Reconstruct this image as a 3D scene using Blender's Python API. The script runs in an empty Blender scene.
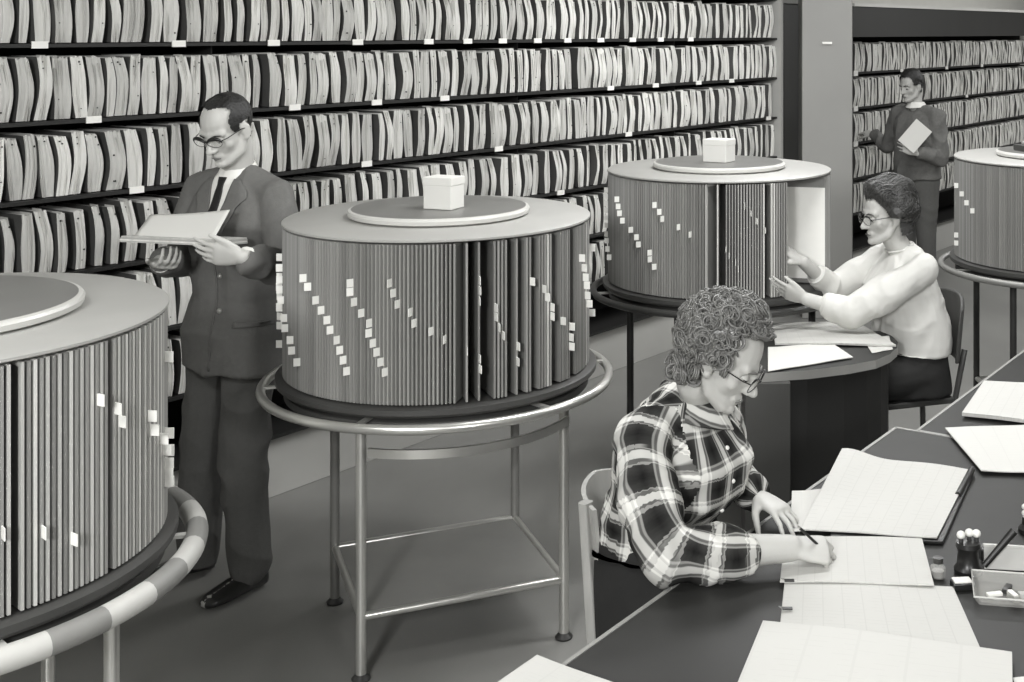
import bpy, bmesh, math, random
import numpy as np
from mathutils import Vector, Matrix, noise
from mathutils.bvhtree import BVHTree
random.seed(7)
PI = math.pi
sc = bpy.context.scene
COL = sc.collection
V = Vector
# ---------------------------------------------------------------- camera
CH, F, PX, PY = 2.03, 1250.0, 700.0, 32.0
cam_d = bpy.data.cameras.new('camera'); cam = bpy.data.objects.new('camera', cam_d); COL.objects.link(cam)
cam.location = (0, 0, CH); cam.rotation_euler = (PI/2, 0, 0)
cam_d.sensor_width = 36; cam_d.lens = F/1024*36
cam_d.shift_x = (512-PX)/1024; cam_d.shift_y = -(341-PY)/1024
sc.camera = cam
def W(x, y, Y):   # survey helper: world point at depth Y seen at photo position x,y
    return V(((x-PX)/F*Y, Y, CH-(y-PY)/F*Y))
def D(x, y, z):   # survey helper: world point at height z seen at photo position x,y
    Y = F*(CH-z)/(y-PY)
    return V(((x-PX)/F*Y, Y, z))
# ---------------------------------------------------------------- materials
def nodes_of(name):
    m = bpy.data.materials.new(name); m.use_nodes = True
    nt = m.node_tree; b = nt.nodes['Principled BSDF']
    return m, nt, b
def g3(v): return (v, v*0.995, v*0.945, 1)
def mat(name, v, rough=0.6, metal=0.0, vary=0.0, scale=8.0, stretch=(1,1,1), rnd=0.0, bump=0.0, bscale=40, spec=0.5, coat=0, detail=4):
    m, nt, b = nodes_of(name)
    b.inputs['Roughness'].default_value = rough; b.inputs['Metallic'].default_value = metal
    b.inputs['Specular IOR Level'].default_value = spec
    b.inputs['Base Color'].default_value = g3(v)
    b.inputs['Coat Weight'].default_value = coat
    N, L = nt.nodes, nt.links
    if vary or bump:
        tc = N.new('ShaderNodeTexCoord'); mp = N.new('ShaderNodeMapping'); mp.inputs['Scale'].default_value = stretch
        L.new(tc.outputs['Object'], mp.inputs['Vector'])
    if vary or rnd:
        fac = None
        mul = N.new('ShaderNodeMath'); mul.operation = 'MULTIPLY_ADD'
        if vary:
            ns = N.new('ShaderNodeTexNoise'); ns.inputs['Scale'].default_value = scale; ns.inputs['Detail'].default_value = detail
            L.new(mp.outputs[0], ns.inputs['Vector']); L.new(ns.outputs['Fac'], mul.inputs[0])
            mul.inputs[1].default_value = 2*vary; mul.inputs[2].default_value = 1-vary
        else:
            mul.inputs[0].default_value = 0; mul.inputs[1].default_value = 0; mul.inputs[2].default_value = 1
        out = mul
        if rnd:
            oi = N.new('ShaderNodeObjectInfo'); mr = N.new('ShaderNodeMath'); mr.operation = 'MULTIPLY_ADD'
            L.new(oi.outputs['Random'], mr.inputs[0]); mr.inputs[1].default_value = 2*rnd; mr.inputs[2].default_value = 1-rnd
            mm = N.new('ShaderNodeMath'); mm.operation = 'MULTIPLY'
            L.new(mul.outputs[0], mm.inputs[0]); L.new(mr.outputs[0], mm.inputs[1]); out = mm
        vm = N.new('ShaderNodeVectorMath'); vm.operation = 'SCALE'; vm.inputs[0].default_value = g3(v)[:3]
        L.new(out.outputs[0], vm.inputs['Scale']); L.new(vm.outputs[0], b.inputs['Base Color'])
    if bump:
        n2 = N.new('ShaderNodeTexNoise'); n2.inputs['Scale'].default_value = bscale; n2.inputs['Detail'].default_value = 3
        L.new(mp.outputs[0], n2.inputs['Vector'])
        bp = N.new('ShaderNodeBump'); bp.inputs['Strength'].default_value = bump; bp.inputs['Distance'].default_value = 0.01
        L.new(n2.outputs['Fac'], bp.inputs['Height']); L.new(bp.outputs[0], b.inputs['Normal'])
    return m
M = {}
M['floor'] = mat('floor_linoleum', .23, .42, vary=.4, scale=1.6, stretch=(1, .45, 1), bump=.04, bscale=14, spec=.4, detail=8)
M['wall'] = mat('painted_wall', .80, .7, vary=.05)
M['ceiling'] = mat('ceiling_paint', .62, .8, vary=.04)
M['column'] = mat('column_paint', .27, .55, vary=.08, scale=3)
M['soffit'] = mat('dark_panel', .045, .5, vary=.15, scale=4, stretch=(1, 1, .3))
M['plinth'] = mat('plinth_paint', .48, .5, vary=.12, scale=3)
M['shelf'] = mat('shelf_steel_dark', .018, .5)
M['shelf_back'] = mat('shelf_back_dark', .012, .8)
M['post'] = mat('shelf_post_light', .42, .45, vary=.1)
M['label'] = mat('white_label', .85, .5)
M['folder'] = mat('folder_paper', .58, .75, vary=.42, scale=38, stretch=(1, .25, .13), rnd=.2, bump=.25, bscale=60)
M['folder_side'] = mat('folder_side_shade', .07, .8, vary=.2, scale=20, rnd=.2)  # near-black sides: the shadow between folders is put into the colour
M['hole'] = mat('punch_hole_dark', .012, .9)
M['steel'] = mat('brushed_tube', .62, .28, metal=.75, vary=.06)
M['steel_dull'] = mat('painted_tube_grey', .27, .4, metal=.3, vary=.1)
M['steel_dark'] = mat('dark_tube', .035, .4)
M['drum_top'] = mat('drum_top_grey', .37, .42, vary=.12, scale=5, spec=.6)
M['drum_lid'] = mat('drum_lid_grey', .15, .32, vary=.12, scale=4, spec=.6)
M['drum_rim'] = mat('drum_rim_pale', .55, .35, vary=.05)
M['drum_core'] = mat('drum_core_dark', .012, .8)
M['drum_base'] = mat('drum_base_dark', .05, .45, vary=.1)
M['panel'] = mat('index_panel_grey', .17, .5, vary=.10, scale=14, stretch=(1, 1, .1), rnd=.22)
M['panel_edge'] = mat('index_panel_edge', .25, .42, vary=.12, scale=10, stretch=(1, 1, .2), rnd=.22)
M['panel_bright'] = mat('index_panel_bright_edge', .50, .42, vary=.1, rnd=.2)
M['panel_pale'] = mat('index_panel_white', .88, .5, vary=.05, scale=14)
M['tab'] = mat('index_tab_white', .88, .5, rnd=.06)
M['card'] = mat('pale_card', .72, .55, vary=.04)
M['card_grey'] = mat('grey_card', .42, .55, vary=.06)
M['wrap_light'] = mat('rail_wrap_light', .50, .55, vary=.12, scale=12)
M['wrap_dark'] = mat('rail_wrap_dark', .22, .55, vary=.12, scale=12)
M['desk'] = mat('desk_linoleum_dark', .026, .5, vary=.3, scale=5, spec=.3, detail=7)
M['desk_edge'] = mat('desk_edge_metal', .30, .4, vary=.1)
M['desk_panel'] = mat('desk_panel_dark', .022, .5, vary=.2, scale=3)
M['desk_panel_grey'] = mat('desk_panel_grey', .075, .5, vary=.12, scale=3)
M['wood'] = mat('chair_pale_wood', .38, .45, vary=.18, scale=8, stretch=(6, 6, 1))
M['wood_dark'] = mat('chair_dark_wood', .05, .45, vary=.15, scale=8)
M['skin'] = mat('skin_light', .48, .5, vary=.05, scale=12, bump=.05, bscale=90)
M['skin_tan'] = mat('skin_mid', .54, .5, vary=.06, scale=12)
M['lip'] = mat('lip_mid', .20, .45)
M['eye_white'] = mat('eye_white', .6, .3)
M['eye_dark'] = mat('eye_dark', .02, .2)
M['hair_brown'] = mat('hair_brown_grey', .15, .38, vary=.6, scale=30, stretch=(1, 1, .4), spec=.7)
M['hair_dark'] = mat('hair_dark', .035, .45, vary=.4, scale=40, bump=.6, bscale=90, spec=.6)
M['hair_black'] = mat('hair_near_black', .015, .5, vary=.4, scale=50, bump=.4, bscale=110)
M['suit'] = mat('suit_wool_grey', .14, .85, vary=.12, scale=60, bump=.15, bscale=220)
M['trouser'] = mat('trouser_wool_grey', .10, .85, vary=.12, scale=60, bump=.15, bscale=220)
M['black_cloth'] = mat('skirt_black', .014, .85, vary=.15, scale=30)
M['shirt_white'] = mat('shirt_white', .82, .7, vary=.03)
M['blouse'] = mat('blouse_white', .62, .75, vary=.04, scale=10, bump=.12, bscale=25)
M['tie'] = mat('tie_black', .008, .6)
M['sweater'] = mat('sweater_grey', .15, .9, vary=.25, scale=45, bump=.4, bscale=130)
M['shoe'] = mat('shoe_leather', .02, .28, spec=.7)
M['frame_dark'] = mat('spectacle_frame', .012, .3)
M['frame_metal'] = mat('spectacle_wire', .35, .3, metal=.5)
M['black_plastic'] = mat('black_plastic', .012, .35)
M['white_knob'] = mat('white_knob', .75, .35)
M['flash'] = mat('button_metal', .45, .3, metal=.5)
def glass(name, alpha=.18, v=.8):
    m, nt, b = nodes_of(name); b.inputs['Base Color'].default_value = g3(v)
    b.inputs['Roughness'].default_value = .05; b.inputs['Alpha'].default_value = alpha
    return m
M['lens'] = glass('spectacle_glass', .12)
M['tray_glass'] = glass('tray_glass', .3, .6)
def paper_mat(name, v, lines=True, nu=14, nv=26, dark=.72):
    m, nt, b = nodes_of(name); N, L = nt.nodes, nt.links
    b.inputs['Roughness'].default_value = .65
    uv = N.new('ShaderNodeUVMap'); uv.uv_map = 'UVMap'
    sep = N.new('ShaderNodeSeparateXYZ'); L.new(uv.outputs[0], sep.inputs[0])
    def stripes(sock, n, w):
        a = N.new('ShaderNodeMath'); a.operation = 'MULTIPLY'; a.inputs[1].default_value = n; L.new(sock, a.inputs[0])
        f = N.new('ShaderNodeMath'); f.operation = 'FRACT'; L.new(a.outputs[0], f.inputs[0])
        c = N.new('ShaderNodeMath'); c.operation = 'LESS_THAN'; c.inputs[1].default_value = w; L.new(f.outputs[0], c.inputs[0])
        return c.outputs[0]
    s1 = stripes(sep.outputs['X'], nu, .06); s2 = stripes(sep.outputs['Y'], nv, .12)
    mx = N.new('ShaderNodeMath'); mx.operation = 'MAXIMUM'; L.new(s1, mx.inputs[0])
    ns = N.new('ShaderNodeTexNoise'); ns.inputs['Scale'].default_value = 9; L.new(uv.outputs[0], ns.inputs['Vector'])
    gt = N.new('ShaderNodeMath'); gt.operation = 'GREATER_THAN'; gt.inputs[1].default_value = .5; L.new(ns.outputs['Fac'], gt.inputs[0])
    m2 = N.new('ShaderNodeMath'); m2.operation = 'MULTIPLY'; L.new(s2, m2.inputs[0]); L.new(gt.outputs[0], m2.inputs[1]); L.new(m2.outputs[0], mx.inputs[1])
    mixn = N.new('ShaderNodeMix'); mixn.data_type = 'RGBA'
    mixn.inputs['A'].default_value = g3(v); mixn.inputs['B'].default_value = g3(v*dark if lines else v)
    sc_ = N.new('ShaderNodeMath'); sc_.operation = 'MULTIPLY'; sc_.inputs[1].default_value = .28; L.new(mx.outputs[0], sc_.inputs[0])
    L.new(sc_.outputs[0], mixn.inputs['Factor']); L.new(mixn.outputs['Result'], b.inputs['Base Color'])
    return m
M['paper'] = paper_mat('ledger_paper', .52, nu=9, nv=22)
M['paper2'] = paper_mat('sheet_paper', .56, nu=5, nv=20, dark=.85)
M['paper_plain'] = mat('plain_paper', .64, .6, vary=.03)
def plaid():
    m, nt, b = nodes_of('plaid_flannel'); N, L = nt.nodes, nt.links
    b.inputs['Roughness'].default_value = .9; b.inputs['Specular IOR Level'].default_value = .15
    uv = N.new('ShaderNodeUVMap'); uv.uv_map = 'UVMap'
    sep = N.new('ShaderNodeSeparateXYZ'); L.new(uv.outputs[0], sep.inputs[0])
    def band(sock):
        a = N.new('ShaderNodeMath'); a.operation = 'MULTIPLY'; a.inputs[1].default_value = 1/.084; L.new(sock, a.inputs[0])
        f = N.new('ShaderNodeMath'); f.operation = 'FRACT'; L.new(a.outputs[0], f.inputs[0])
        r = N.new('ShaderNodeValToRGB'); r.color_ramp.interpolation = 'LINEAR'
        e = r.color_ramp.elements
        e[0].position = 0; e[0].color = (1, 1, 1, 1); e[1].position = 1; e[1].color = (1, 1, 1, 1)
        for p, v in ((.09, 1), (.12, .18), (.17, .18), (.19, .5), (.22, .5), (.24, .04), (.50, .0), (.52, .0), (.78, .04), (.80, .5), (.83, .5), (.85, .18), (.89, .18), (.92, 1)):
            x = e.new(p); x.color = (v, v, v, 1)
        L.new(f.outputs[0], r.inputs[0])
        return r.outputs[0]
    b1 = band(sep.outputs['X']); b2 = band(sep.outputs['Y'])
    ad = N.new('ShaderNodeMath'); ad.operation = 'ADD'; L.new(b1, ad.inputs[0]); L.new(b2, ad.inputs[1])
    mu = N.new('ShaderNodeMath'); mu.operation = 'MULTIPLY'; L.new(b1, mu.inputs[0]); L.new(b2, mu.inputs[1])
    r = N.new('ShaderNodeMapRange'); L.new(ad.outputs[0], r.inputs[0]); r.inputs[1].default_value = 0; r.inputs[2].default_value = 1.5
    r.inputs[3].default_value = .007; r.inputs[4].default_value = .72
    vm = N.new('ShaderNodeVectorMath'); vm.operation = 'SCALE'; vm.inputs[0].default_value = (1, .995, .945); L.new(r.outputs[0], vm.inputs['Scale'])
    L.new(vm.outputs[0], b.inputs['Base Color'])
    return m
M['plaid'] = plaid()
# ---------------------------------------------------------------- mesh helpers
class MB:
    """collects shapes, material index per face"""
    def __init__(s): s.v = []; s.f = []; s.m = []
    def add(s, vs, fs, mi=0):
        o = len(s.v); s.v += [tuple(v) for v in vs]; s.f += [tuple(i+o for i in f) for f in fs]; s.m += [mi]*len(fs); return s
    def box(s, a, b, mi=0, mtx=None):
        (x0, y0, z0), (x1, y1, z1) = a, b
        vs = [V(p) for p in ((x0,y0,z0),(x1,y0,z0),(x1,y1,z0),(x0,y1,z0),(x0,y0,z1),(x1,y0,z1),(x1,y1,z1),(x0,y1,z1))]
        if mtx is not None: vs = [mtx @ v for v in vs]
        return s.add(vs, [(0,3,2,1),(4,5,6,7),(0,1,5,4),(1,2,6,5),(2,3,7,6),(3,0,4,7)], mi)
    def tube(s, pts, r, n=12, mi=0, closed=False, cap=True):
        pts = [V(p) for p in pts]; k = len(pts); rs = r if isinstance(r, (list, tuple)) else [r]*k
        vs = []; up = None
        for i, p in enumerate(pts):
            a = pts[(i-1) % k] if (closed or i > 0) else p; c = pts[(i+1) % k] if (closed or i < k-1) else p
            t = (c-a).normalized()
            if up is None:
                up = V((0, 0, 1)) if abs(t.z) < .9 else V((1, 0, 0))
            x = t.cross(up).normalized(); y = x.cross(t).normalized(); up = y
            vs += [p + x*math.cos(2*PI*j/n)*rs[i] + y*math.sin(2*PI*j/n)*rs[i] for j in range(n)]
        fs = []
        for i in range(k if closed else k-1):
            for j in range(n):
                a, b = i*n+j, i*n+(j+1) % n; c, d = ((i+1) % k)*n+(j+1) % n, ((i+1) % k)*n+j
                fs.append((a, b, c, d))
        if cap and not closed:
            fs.append(tuple(range(n))[::-1]); fs.append(tuple((k-1)*n+j for j in range(n)))
        return s.add(vs, fs, mi)
    def lathe(s, prof, n=48, c=(0, 0, 0), mi=0, a0=0, a1=2*PI, mis=None):
        full = abs(a1-a0-2*PI) < 1e-6; k = n if full else n+1
        vs = []
        for r, z in prof:
            for j in range(k):
                a = a0+(a1-a0)*j/n; vs.append((c[0]+r*math.cos(a), c[1]+r*math.sin(a), c[2]+z))
        fs = []; 
        for i in range(len(prof)-1):
            for j in range(n):
                j2 = (j+1) % k
                fs.append((i*k+j, i*k+j2, (i+1)*k+j2, (i+1)*k+j))
        o = len(s.v); s.add(vs, fs, mi)
        if mis:
            st = len(s.m)-len(fs)
            for i in range(len(prof)-1):
                for j in range(n): s.m[st+i*n+j] = mis[i]
        return s
    def prism(s, poly, z0, z1, mi=0, top_mi=None):
        n = len(poly); vs = [(p[0], p[1], z0) for p in poly]+[(p[0], p[1], z1) for p in poly]
        ar = sum(poly[i][0]*poly[(i+1) % n][1]-poly[(i+1) % n][0]*poly[i][1] for i in range(n))
        b, t = tuple(range(n)), tuple(range(n, 2*n))
        sides = [(i, (i+1) % n, n+(i+1) % n, n+i) for i in range(n)]
        if ar > 0: b = b[::-1]
        else: t = t[::-1]; sides = [x[::-1] for x in sides]
        s.add(vs, [b]+sides, mi); o = len(s.v)-2*n
        s.f.append(tuple(i+o for i in t)); s.m.append(mi if top_mi is None else top_mi)
        return s
    def ball(s, c, r, mi=0, n=12, k=8, mtx=None):
        rx, ry, rz = r if isinstance(r, (list, tuple)) else (r, r, r)
        vs = [V((0, 0, rz))]
        for i in range(1, k):
            th = PI*i/k
            for j in range(n):
                ph = 2*PI*j/n; vs.append(V((rx*math.sin(th)*math.cos(ph), ry*math.sin(th)*math.sin(ph), rz*math.cos(th))))
        vs.append(V((0, 0, -rz)))
        fs = [(0, 1+j, 1+(j+1) % n) for j in range(n)]
        for i in range(k-2):
            for j in range(n): fs.append((1+i*n+j, 1+(i+1)*n+j, 1+(i+1)*n+(j+1) % n, 1+i*n+(j+1) % n))
        l = len(vs)-1
        fs += [(l, 1+(k-2)*n+(j+1) % n, 1+(k-2)*n+j) for j in range(n)]
        if mtx is not None: vs = [mtx @ v for v in vs]
        c = V(c)
        return s.add([v+c for v in vs], fs, mi)
    def loft(s, secs, mi=0, n=20, p=2.0):
        """secs: (center, rx, ry, xdir, ydir) closed tube with caps"""
        vs = []
        for c, rx, ry, xd, yd in secs:
            for j in range(n):
                a = 2*PI*j/n; ca, sa = math.cos(a), math.sin(a)
                e = 2.0/p
                u = math.copysign(abs(ca)**e, ca); w = math.copysign(abs(sa)**e, sa)
                vs.append(V(c)+V(xd)*rx*u+V(yd)*ry*w)
        fs = []
        for i in range(len(secs)-1):
            for j in range(n): fs.append((i*n+j, i*n+(j+1) % n, (i+1)*n+(j+1) % n, (i+1)*n+j))
        fs.append(tuple(range(n))[::-1]); fs.append(tuple((len(secs)-1)*n+j for j in range(n)))
        return s.add(vs, fs, mi)
    def limb(s, pts, rs, n=14):
        for i, p in enumerate(pts):
            s.ball(p, rs[i], n=n, k=max(6, n//2+2))
            if i < len(pts)-1: s.tube([p, pts[i+1]], [rs[i], rs[i+1]], n=n)
        return s
    def mesh(s, name, mats, smooth=False, angle=None):
        me = bpy.data.meshes.new(name); me.from_pydata(s.v, [], s.f); 
        for m in mats: me.materials.append(m)
        me.polygons.foreach_set('material_index', s.m)
        bm = bmesh.new(); bm.from_mesh(me); bmesh.ops.recalc_face_normals(bm, faces=bm.faces); bm.to_mesh(me); bm.free()
        if smooth:
            me.polygons.foreach_set('use_smooth', [True]*len(me.polygons))
            if angle: 
                try: me.set_sharp_from_angle(angle=math.radians(angle))
                except Exception: pass
        me.update(); return me
    def build(s, name, mats, parent=None, smooth=False, angle=35, bevel=0):
        if not isinstance(mats, (list, tuple)): mats = [mats]
        o = link(name, s.mesh(name, mats, smooth, angle), parent)
        if bevel:
            b = o.modifiers.new('bevel', 'BEVEL'); b.width = bevel; b.segments = 2; b.limit_method = 'ANGLE'; b.angle_limit = .6
        return o
def link(name, data, parent=None):
    o = bpy.data.objects.new(name, data); COL.objects.link(o)
    if parent is not None: o.parent = parent
    return o
def tag(o, label, cat, group=None):
    o['label'] = label; o['category'] = cat
    if group: o['group'] = group
    return o
def thing(name, label, cat, loc=(0, 0, 0), rz=0, group=None):
    o = bpy.data.objects.new(name, None); COL.objects.link(o); o.location = loc; o.rotation_euler = (0, 0, rz)
    o.empty_display_size = .1
    return tag(o, label, cat, group)
def struct(o): o['kind'] = 'structure'; return o
def to_local(root):   # after building children in world coordinates under an Empty
    bpy.context.view_layer.update()
def set_origin(o, loc):
    """move an object's origin to loc, mesh given in world space"""
    o.data.transform(Matrix.Translation(-V(loc))); o.location = loc
def copy_tree(o, parent=None):
    c = o.copy(); COL.objects.link(c); c.parent = parent
    for ch in o.children: copy_tree(ch, c)
    return c
# ---------------------------------------------------------------- the file wall
TH = math.atan2(.8331, .5531)
U = V((.5531, .8331, 0)); NIN = V((-.8331, .5531, 0)); WO = V((-2.494, 4.453, 0))
ROW = .285; Z0 = .28
def t_of(px):
    k = (px-PX)/F
    return (k*WO.y-WO.x)/(U.x-U.y*k)
def px_of(p): return PX+F*p.x/p.y
def wallpt(t, inn=0, z=0): return WO+U*t+NIN*inn+V((0, 0, z))
T_END = t_of(777); T_R0 = t_of(853); T_R1 = t_of(1024)+.9
# floor, ceiling, walls
MB().box((-7, -4, -.05), (12, 18, 0)).build('floor', M['floor']); struct(bpy.data.objects['floor'])
struct(MB().box((-7, -4, 3.2), (12, 18, 3.25)).build('ceiling', M['ceiling']))
wm = MB().box((-3, .42, 0), (14, .5, 3.2)).build('wall_back', M['wall']); wm.location = WO; wm.rotation_euler = (0, 0, TH); struct(wm)
# shelving units
def shelving(label, t0, t1, zrows, ztop, plinth, group='long steel file shelving'):
    r = thing('shelving_unit', label, 'shelving', WO, TH, group)
    MB().box((t0, .36, plinth), (t1, .38, ztop)).build('back_panel', M['shelf_back'], r)
    MB().box((t0, .03, 0.002), (t1, .38, plinth-.012)).build('plinth', M['plinth'], r)
    for z in zrows:
        MB().box((t0, -.002, z-.014), (t1, .36, z)).build('shelf', M['shelf'], r)
    return r
zr = [Z0-.003+ROW*i for i in range(8)]
sh1 = shelving('long dark steel file shelving running behind the suited man to the pale end post', -1.1, T_END, zr, Z0+ROW*8, .265)
for t, w, m_ in ((T_END, .028, 'post'), (-1.1, .03, 'shelf')):
    MB().box((t-.0, -.035, 0.003), (t+w, .37, Z0+ROW*8)).build('upright', M[m_], sh1)
for t in (.9, 2.8, 4.3):
    MB().box((t-.003, .06, .27), (t+.003, .36, Z0+ROW*8)).build('divider_plate', M['shelf'], sh1)
LAB = {6: [39, 178, 273, 357, 428, 467, 502, 537, 567, 600, 632, 660, 690], 5: [93, 294, 376, 444, 610, 655, 698, 731], 4: [136, 366, 498, 628, 768], 3: [560, 640, 740]}
for r_, xs in LAB.items():
    for x in xs:
        t = t_of(x); z = Z0+ROW*r_
        MB().box((t-.03, -.008, z-.020), (t+.03, -.003, z+.006)).build('shelf_label', M['label'], sh1)
zr2 = [Z0-.003+ROW*i for i in range(6)]
sh2 = shelving('distant dark file shelving to the right of the grey column, under a dark panel', T_R0-.06, T_R1, zr2, Z0+ROW*6, .265)
MB().box((T_R0-.10, -.03, .003), (T_R0-.06, .37, Z0+ROW*6)).build('upright', M['shelf'], sh2)
for z in (5, 4, 3):
    MB().box((T_R0+.0, -.01, Z0+ROW*z-.03), (T_R0+.07, -.004, Z0+ROW*z+.012)).build('shelf_label', M['label'], sh2)
for t, r_ in ((T_R0+.9, 5), (T_R0+1.9, 5), (T_R0+2.8, 5), (T_R0+2.4, 4), (T_R0+1.2, 3)):
    MB().box((t, -.01, Z0+ROW*r_-.022), (t+.05, -.004, Z0+ROW*r_+.004)).build('shelf_label', M['label'], sh2)
# soffit panel above right shelf, pale cove above it
s_ = MB().box((T_R0-.12, -.06, Z0+ROW*6), (T_R1, .40, 2.235)).build('trim_1', M['soffit']); s_.location = WO; s_.rotation_euler = (0, 0, TH); struct(s_)
s_ = MB().box((T_R0-.12, -.075, 2.235), (T_R1, .40, 2.26)).build('trim_2', M['wall']); s_.location = WO; s_.rotation_euler = (0, 0, TH); struct(s_)
# dark recess between the post and the column
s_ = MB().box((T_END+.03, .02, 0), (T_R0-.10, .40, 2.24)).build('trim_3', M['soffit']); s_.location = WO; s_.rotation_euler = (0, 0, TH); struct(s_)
s_ = MB().box((T_END+.03, .0, 2.24), (T_R0-.12, .40, 3.2)).build('trim_4', M['column']); s_.location = WO; s_.rotation_euler = (0, 0, TH); struct(s_)
# the square column, standing just in front of the shelves
YC = 8.85
cl = MB().box(((802-PX)/F*YC, YC, 0), ((852.5-PX)/F*YC, YC+.34, 3.2)).build('column', M['column'], bevel=.006); tag(cl, 'square grey column between the two runs of file shelves', 'column')
sl = MB().box((-.035, -.012, -.008), (.035, 0, .008)).build('plate', M['label'], cl, bevel=.003); sl.location = W(827, 43, YC)
MB().box((-.05, -.004, -.016), (.05, 0, .016)).build('plate_surround', M['column'], cl).location = W(827, 43, YC)
# ---------------------------------------------------------------- folders
def folder_mesh(seed, w=.05, h=.235, d=.26):
    rd = random.Random(seed); nx = max(6, int(w/.006)); nz = 8
    lean = rd.uniform(-.5, .3)*.05; bow = rd.uniform(-.1, 1.0)*.016
    depth = [rd.uniform(-.004, .004) for _ in range(nx+1)]
    ht = [h-rd.uniform(0, .010) for _ in range(nx+1)]
    flare = rd.uniform(.75, 1.0)
    b = MB(); vs = []; 
    for i in range(nx+1):
        u = i/nx
        for k in range(nz+1):
            s = k/nz; ww = w*(flare+(1-flare)*math.sin(PI*min(1, s*1.1)))
            x = (u-.5)*ww+lean*(s-.5)+bow*math.sin(PI*s)-bow*.5
            z = ht[i]*s
            y = depth[i]*(.4+.6*s)-.006*math.sin(PI*s)+.004*math.sin(6*s+seed)
            vs.append((x, y, z))
    fs = []
    for i in range(nx):
        for k in range(nz):
            a = i*(nz+1)+k; fs.append((a, a+nz+1, a+nz+2, a+1))
    b.add(vs, fs, 0)
    # top, sides going back
    tv = []
    for i in range(nx+1):
        x, y, z = vs[i*(nz+1)+nz]; tv += [(x, y, z), (x, d, z-.004)]
    b.add(tv, [(2*i, 2*i+2, 2*i+3, 2*i+1) for i in range(nx)], 0)
    for i0 in (0, nx):
        sv = []
        for k in range(nz+1):
            x, y, z = vs[i0*(nz+1)+k]; sv += [(x, y, z), (x, d, z)]
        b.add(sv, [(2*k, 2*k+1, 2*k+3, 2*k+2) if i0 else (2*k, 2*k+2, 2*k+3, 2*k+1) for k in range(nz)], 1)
    # protruding loose sheet edges
    for _ in range(rd.randint(1, 3)):
        u = rd.uniform(.15, .85); x0 = (u-.5)*w
        pv = []
        hh = h*rd.uniform(.8, 1.04)
        for k in range(7):
            s = k/6; x = x0+lean*(s-.5)+bow*math.sin(PI*s)-bow*.5; pv += [(x, -.009, hh*s), (x+.0012, -.009, hh*s), (x, .05, hh*s)]
        b.add(pv, [f for k in range(6) for f in ((3*k, 3*k+1, 3*k+4, 3*k+3), (3*k, 3*k+3, 3*k+5, 3*k+2))], 0)
    # punch holes / rivets on the front edge
    for _ in range(rd.choice((0, 1, 1, 2, 3))):
        u = rd.uniform(.2, .8); s = rd.choice((.9, .86, .8, .15, rd.random()))
        x = (u-.5)*w+lean*(s-.5)+bow*math.sin(PI*s)-bow*.5
        y = min(depth)-.009; r = rd.uniform(.0026, .0046)
        b.add([(x+r*math.cos(a*PI/3), y, h*s+r*math.sin(a*PI/3)) for a in range(6)], [tuple(range(6))], 2)
    me = bpy.data.meshes.new('file_folder'); me.from_pydata(b.v, [], b.f)
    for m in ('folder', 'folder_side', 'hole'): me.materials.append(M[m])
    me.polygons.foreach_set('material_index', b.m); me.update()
    return me, b
variants = {}
for wi, w in enumerate((.026, .036, .046, .056, .066)):
    variants[w] = [folder_mesh(wi*10+s, w) for s in range(6)]
ws = sorted(variants)
ROWN = {7: 'uppermost row in view', 6: 'topmost full row', 5: 'second row down', 4: 'third row down', 3: 'fourth row down', 2: 'fifth row down', 1: 'lowest rows'}
FL = []
rd = random.Random(11)
for r_ in range(1, 8):
    t = -1.05
    mode = 0
    while t < T_END-.03:
        if rd.random() < .08: mode = rd.random()
        slim = t > 3.2 and r_ in (6, 7) or r_ <= 3 and t > 3
        w = rd.choice(ws[:4] if slim else ws[1:])
        gap = rd.uniform(.014, .040) if slim else rd.choice((rd.uniform(.004, .014), rd.uniform(.015, .035)))
        if r_ == 3: gap += .010
        FL.append([r_, t+w/2, w, gap, 1, rd.random()])
        t += w+gap
for r_ in range(1, 6):
    t = T_R0+.05
    while t < T_R1-.1:
        w = rd.choice(ws[:3]); gap = rd.uniform(.004, .022)
        FL.append([r_, t+w/2, w, gap, 2, rd.random()]); t += w+gap
def seen(e):   # roughly whether the photo shows it
    r_, t, w, g, s, q = e
    p = wallpt(t); x = px_of(p); y = PY+(CH-(Z0+ROW*r_+.16))*F/p.y
    if x < 0 or x > 1024: return 0
    if s == 2: return 1 if y < 180 else 0
    if r_ >= 7: return 1
    if x < 105 and y > 268: return 0
    if 180 < x < 300 and y > 175: return 0
    if 283 < x < 588 and y > 215: return 0
    if x > 605 and y > 168: return 0
    if r_ <= 2: return 0
    return 1
vis = [e for e in FL if seen(e)]
vis.sort(key=lambda e: -(e[2]/wallpt(e[1]).y**1.0)*(1 if e[4] == 1 else .5))
indiv = set(id(e) for e in vis[:300])
def span(px, r_, s):
    if s == 2: return 'right of the grey column'
    if px < 95: return 'at the far left above the wrapped-rail drum'
    if px < 190: return "left of the suited man"
    if px < 330: return "just right of the suited man" if r_ < 6 else "above the suited man's head"
    if px < 450: return "over the left half of the middle drum"
    if px < 600: return "between the middle drum and the drum behind"
    if px < 700: return "above the left of the farther drum"
    return "close to the pale end post"
stuffb = MB()
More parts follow.
